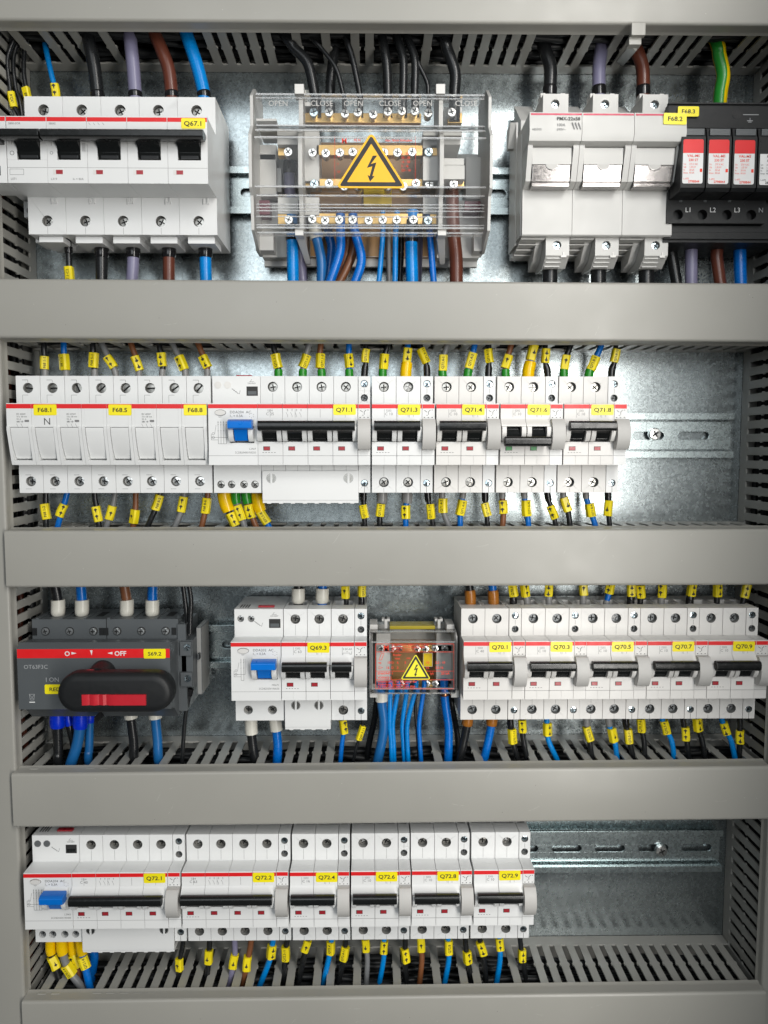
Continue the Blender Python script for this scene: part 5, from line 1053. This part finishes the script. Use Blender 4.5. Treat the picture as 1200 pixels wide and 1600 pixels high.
for ya, yb in ((1008, 1018), (1063, 1073)): p, q = L(592, ya, 40), L(706, yb, 40); MB().box(p[0], q[0], 33, 40, q[1], p[1], 'brass').build('brass_bar', t, bevel=.4)
for px, py in ((596, 1013), (613, 1013), (624, 1013), (652, 1014), (665, 1014), (680, 1013), (695, 1014), (627, 1068), (642, 1068), (667, 1068), (680, 1068)): p = L(px, py, 44); MB().tube([(p[0], 38, p[1]), (p[0], 43, p[1])], 2.2, 'screw', 14).build('screw_shaft', t); screw(t, p[0], p[1], 44.5, 2.7, 'screw')
b = MB(); xa, xb = L(580, 1040, 64)[0], L(712, 1040, 64)[0]; cs = [(zz(984, 52), 50), (zz(986, 54), 56), (zz(1003, 65), 65), (zz(1076, 65), 65), (zz(1083, 60), 60), (zz(1084, 55), 54)]
for (z0, d0), (z1, d1) in zip(cs, cs[1:]): b.add([(xa, d0, z0), (xb, d0, z0), (xb, d1, z1), (xa, d1, z1)], [(0, 1, 2, 3)], 'clear')
for (z0, d0) in cs[1:]: b.box(xa, xb, d0 - 1.2, d0 + .2, z0 - .5, z0 + .5, 'clearedge')
for xx in (xa, xb): b.prism([(z - .0, d) for z, d in cs] + [(cs[-1][0], 20), (cs[0][0], 20)], xx - .5, xx + .5, 'clearedge')
b.build('clear_cover', t)
b = MB(); D = 65.25; r = 'redprint'; T = lambda px, py, s_, h, **k: b.text(s_, *L(px, py, 65), D, h, r, **k)
def ln(xa, ya, xb, yb, w_=.34): p, q = L(xa, ya, 65), L(xb, yb, 65); b.line(*p, *q, D, w_, r)
for a_ in ((587, 1006, 709, 1006), (587, 1018.5, 709, 1018.5), (587, 1048.5, 709, 1048.5), (587, 1062, 709, 1062), (587, 1076, 709, 1076), (587, 1006, 587, 1076), (709, 1006, 709, 1076)): ln(*a_)
T(599, 1012, 'M', 5.4); T(591, 1035, 'ep', 2.4); T(605, 1035, '10', 2.6); T(611, 1035, 'O', 2.4); T(620, 1035, '6', 2.6); T(632, 1035, '5', 2.6); T(665, 1035, '10', 2.6); T(680, 1035, '2,5 - 10', 2.6, sx=.9)
T(603, 1043, '16', 2.6); T(611, 1043, 'O', 2.4); T(620, 1043, '2', 2.6); T(665, 1043, '16', 2.6); T(680, 1043, '2,5-16', 2.6, sx=.9); T(590, 1052, 'EN60947-1', 2.5); T(590, 1058.5, 'VDE0603-2', 2.2); T(672, 1052, 'Ipk', 2.2); T(689, 1052, '20 kA', 2.6); T(614, 1023, 'Kupfer', 2.2); T(617, 1028.5, 'max.', 2.2); T(635, 1028, 'mm', 2.0)

for k, py in enumerate((1008, 1011.5, 1015, 1065, 1069, 1073)): T(612 if k < 3 else 590, py, ('ACHTUNG 400V L1 L2 L3 N', 'Spannung WARNING 80A', 'Kl. 2,5 - 35 mm Cu', 'WARNUNG Vor Abnahme der', 'Abdeckung Spannung frei', 'ATTENTION 400V 125A IP20')[k], 2.1, sx=1.05)
ln(596, 1031, 600, 1021, .35); ln(592, 1031, 596, 1021, .35); ln(592, 1031, 596, 1031, .35); ln(596, 1021, 600, 1021, .35)
p, q = L(592, 1041, 65), L(598, 1045, 65); b.line(p[0], p[1], p[0], q[1], D, .25, r); b.line(p[0], p[1], q[0], (p[1] + q[1]) / 2, D, .25, r); b.line(p[0], q[1], q[0], (p[1] + q[1]) / 2, D, .25, r)
b.build('cover_print', t); p = L(649.5, 1042, 65.6); sign(t, p[0], p[1] + .3, 65.8, 22.2, 'signlemon')
# five breakers of row 3
for i, (q, x, w_, stx, ax_) in enumerate((('Q70.1', 66.5, 17.45, 26.0, 101.7), ('Q70.3', 110.7, 17.45, 25.9, 145.7), ('Q70.5', 154.4, 17.3, 26.0, 189.1), ('Q70.7', 198.1, 17.2, 25.3, 232.6), ('Q70.9', 241.5, 17.2, 25.6, 276.0))):
    breaker(x, ZR3, 2, w_, q, 'C 40' if i == 0 else 'C 10', 'white two-pole breaker %s in the third row, right of the small distribution block' % q, stx, GB, m='warmwhite', sm='screwgrey')
    aux(ax_, ZR3, 8.9, 'slim auxiliary contact block clipped to the right of breaker %s' % q, m='warmwhite')

# ------------------------------------------------------------------ row 4
ZR4 = -325.6
rcd(-251.0, ZR4, 34.8, True, 17.25, 'DDA204  AC', '0,3A', ('L2465', '2CDB204001R0400'), 'white residual current block with blue toggle left of breaker Q72.1', 'blank')
breaker(-216.1, ZR4, 4, 17.25, 'Q72.1', 'C 40', 'white four-pole breaker Q72.1 with a long black handle bar in the bottom row', 59.5, GB, covered=True)
aux(-147.0, ZR4, 9.0, 'slim auxiliary contact block clipped to the right of breaker Q72.1')
breaker(-136.9, ZR4, 4, 17.1, 'Q72.2', 'C 63', 'white four-pole breaker Q72.2 with four red windows and uncovered lower terminals', 59.5, GB)
aux(-68.4, ZR4, 8.8, 'slim auxiliary contact block clipped to the right of breaker Q72.2')
for q, x, w_, stx, ax_ in (('Q72.4', -58.5, 17.35, 26.6, -23.7), ('Q72.6', -14.1, 17.45, 25.8, 20.9), ('Q72.8', 30.2, 17.75, 26.2, 65.8), ('Q72.9', 75.5, 17.85, 26.4, 111.3)):
    breaker(x, ZR4 + x * .003, 2, w_, q, 'C 10' if q != 'Q72.4' else 'C 16', 'white two-pole breaker %s in the bottom row' % q, stx, GB); aux(ax_, ZR4 + x * .003, 8.6, 'slim auxiliary contact block clipped to the right of breaker %s' % q)

# ------------------------------------------------------------------ cables
def cum(path):
    L_ = [0]
    for a, b_ in zip(path, path[1:]): L_.append(L_[-1] + (Vector(b_) - Vector(a)).length)
    return L_
def sub(path, L_, s0, s1, n=9):
    out = []
    for k in range(n + 1):
        s = s0 + (s1 - s0) * k / n; i = max(j for j in range(len(L_)) if L_[j] <= max(s, 0)) if s > 0 else 0; i = min(i, len(path) - 2); f = (s - L_[i]) / max(1e-6, L_[i + 1] - L_[i]); out.append(tuple(Vector(path[i]).lerp(Vector(path[i + 1]), f)))
    return out
def s_of_y(path, L_, y):
    best = None
    for i in range(len(path) - 1):
        a, c = proj(*path[i])[1], proj(*path[i + 1])[1]
        if (a - y) * (c - y) <= 0 and a != c: best = L_[i] + (L_[i + 1] - L_[i]) * (y - a) / (c - a); break
    if best is None: best = 0 if abs(proj(*path[0])[1] - y) < abs(proj(*path[-1])[1] - y) else L_[-1]
    return best
GRP = {'1t': 'cables above the top row of devices', '1b': 'cables below the top row of devices', '2t': 'marked wires above the second row', '2b': 'marked wires below the second row',
       '3t': 'cables above the third row', '3b': 'cables below the third row', '4b': 'cables below the bottom row'}
for c in CABLES:
    path, r, col = c['path'], c['r'], c['col']; org = path[0]; L_ = cum(path)
    b = MB()
    if col == 'c_green':
        n = 18; sec = [(r * math.cos(2 * math.pi * i / n), r * math.sin(2 * math.pi * i / n)) for i in range(n)]; b.sweep(path, sec, 'c_yellow'); g = b.mi('c_green')
        for k in range(len(path) - 1):
            for i in range(n):
                if 0 <= i <= 4: b.m[k * n + i] = g
    else: b.tube(path, r, col, 14 if r < 3 else 20)
    o = b.build('cable', None, org, org=org, ang=60)
    lab = '%s cable %s' % (CN[col] if col != 'c_green' else 'yellow', c['what']); tag(o, lab, 'cable', GRP[c['row']])
    if c['fer']:
        m, y0, y1, k = c['fer']; s0, s1 = sorted((s_of_y(path, L_, y0), s_of_y(path, L_, y1))); s0 = max(0, s0)
        if s1 - s0 > 1:
            pp = sub(path, L_, s0, s1, 8); rr = r * k if k > 1 else r * .3; q = MB(); n = 18
            sc_ = [1, 1, 1, 1, 1, 1, 1, .97, .9]
            if m == 'f_white': sc_ = [.8, .97, 1, 1, 1, 1, 1, 1, 1]
            for j in range(len(pp) - 1):
                pass
            vs = []; fs = []
            for j, p in enumerate(pp):
                a, e = pp[max(0, j - 1)], pp[min(len(pp) - 1, j + 1)]; tn = (Vector(e) - Vector(a)).normalized(); u = tn.cross(Vector((0, 1, 0))).normalized(); v = u.cross(tn)
                for i in range(n): A = 2 * math.pi * i / n; w3 = Vector(p) + (u * math.cos(A) + v * math.sin(A)) * rr * sc_[j]; vs.append(tuple(w3))
            for j in range(len(pp) - 1): fs += [(j * n + i, j * n + (i + 1) % n, (j + 1) * n + (i + 1) % n, (j + 1) * n + i) for i in range(n)]
            fs += [tuple(range(n)), tuple(range(len(vs) - n, len(vs)))]; q.add(vs, fs, m)
            q.build('bare_wire' if m == 'screw' else 'ferrule', o, org=org, ang=50)
    if c['mark']:
        my, kind, tx = c['mark']; s = s_of_y(path, L_, my); hl = random.uniform(4.7, 5.9); s = max(hl * .5, s)
        pp = sub(path, L_, s - hl, s + hl, 4); p0, p1 = Vector(pp[0]), Vector(pp[-1]); tn = (p1 - p0).normalized(); mid = (p0 + p1) / 2 + Vector((0, .3, 0))
        tn = (tn + Vector((random.uniform(-.16, .16), 0, 0))).normalized()
        u = tn.cross(Vector((0, 1, 0))).normalized(); v = u.cross(tn).normalized(); v = v if v.y > 0 else -v
        hw, ht = r + .9, r + .7; a_ = random.uniform(-.6, .6); u, v = u * math.cos(a_) + v * math.sin(a_), v * math.cos(a_) - u * math.sin(a_)
        sec = [(-hw, -ht * .6), (-hw * .5, -ht), (hw * .5, -ht), (hw, -ht * .6), (hw, ht * .62), (hw * .62, ht), (-hw * .62, ht), (-hw, ht * .62)]
        q = MB(); vs = []; ks = (-1, -.25, .3, 1); bow = random.uniform(-.35, .35)
        for k_ in ks: vs += [tuple(mid + tn * hl * k_ + u * (e1 + bow * (1 - k_ * k_)) + v * e2) for e1, e2 in sec]
        q.add(vs, [(i * 8 + j, i * 8 + (j + 1) % 8, (i + 1) * 8 + (j + 1) % 8, (i + 1) * 8 + j) for i in range(3) for j in range(8)] + [tuple(range(8)), tuple(range(24, 32))], 'sleeve')
        q.add([tuple(mid + tn * hl * e0 + u * (hw * e1) + v * (ht + e2)) for e0, e1, e2 in ((-.96, .72, .02), (.96, .72, .02), (.96, .78, .25), (-.96, .78, .25))], [(0, 1, 2, 3)], 'sleeve')
        def pt(al, ac, lift=.1): w3 = mid + tn * al + u * ac + v * (ht + lift); return tuple(w3)
        if kind == 'T' and tx:
            W = sum(GL[1, ch][2] for ch in tx); h = min(2.7, (2 * hl - 1.2) / W); sgn = 1 if tn.z > 0 else -1; o_ = -W * h / 2
            for ch in tx:
                vs, fs, adv = GL[1, ch]
                if vs: q.add([pt(sgn * (o_ + x_ * h), sgn * (y_ - .35) * h * 1.0 * (1 if True else 1)) for x_, y_ in vs] if sgn * 1 else [], fs, 'ink')
                o_ += adv * h
        else:
            sg_ = random.choice((1, -1)); kk = random.uniform(.85, 1.1); of = random.uniform(-.6, .6)
            for al in random.choice(((-2.5, 2.3), (-2.5, 2.3), (-2.2, 2.6), (.6,))): q.add([pt(al + sg_ * a1, (a2 + of) * kk) for a1, a2 in ((-2.0, .1), (-.7, 1.5), (-.2, .6), (2.2, .1), (-.1, -.5), (-.8, -1.4))], [tuple(range(6))], 'ink')
        q.build('marker_sleeve', o, org=org, bevel=.25, ang=40)
print('cables', len(CABLES), 'objects', len(bpy.data.objects))
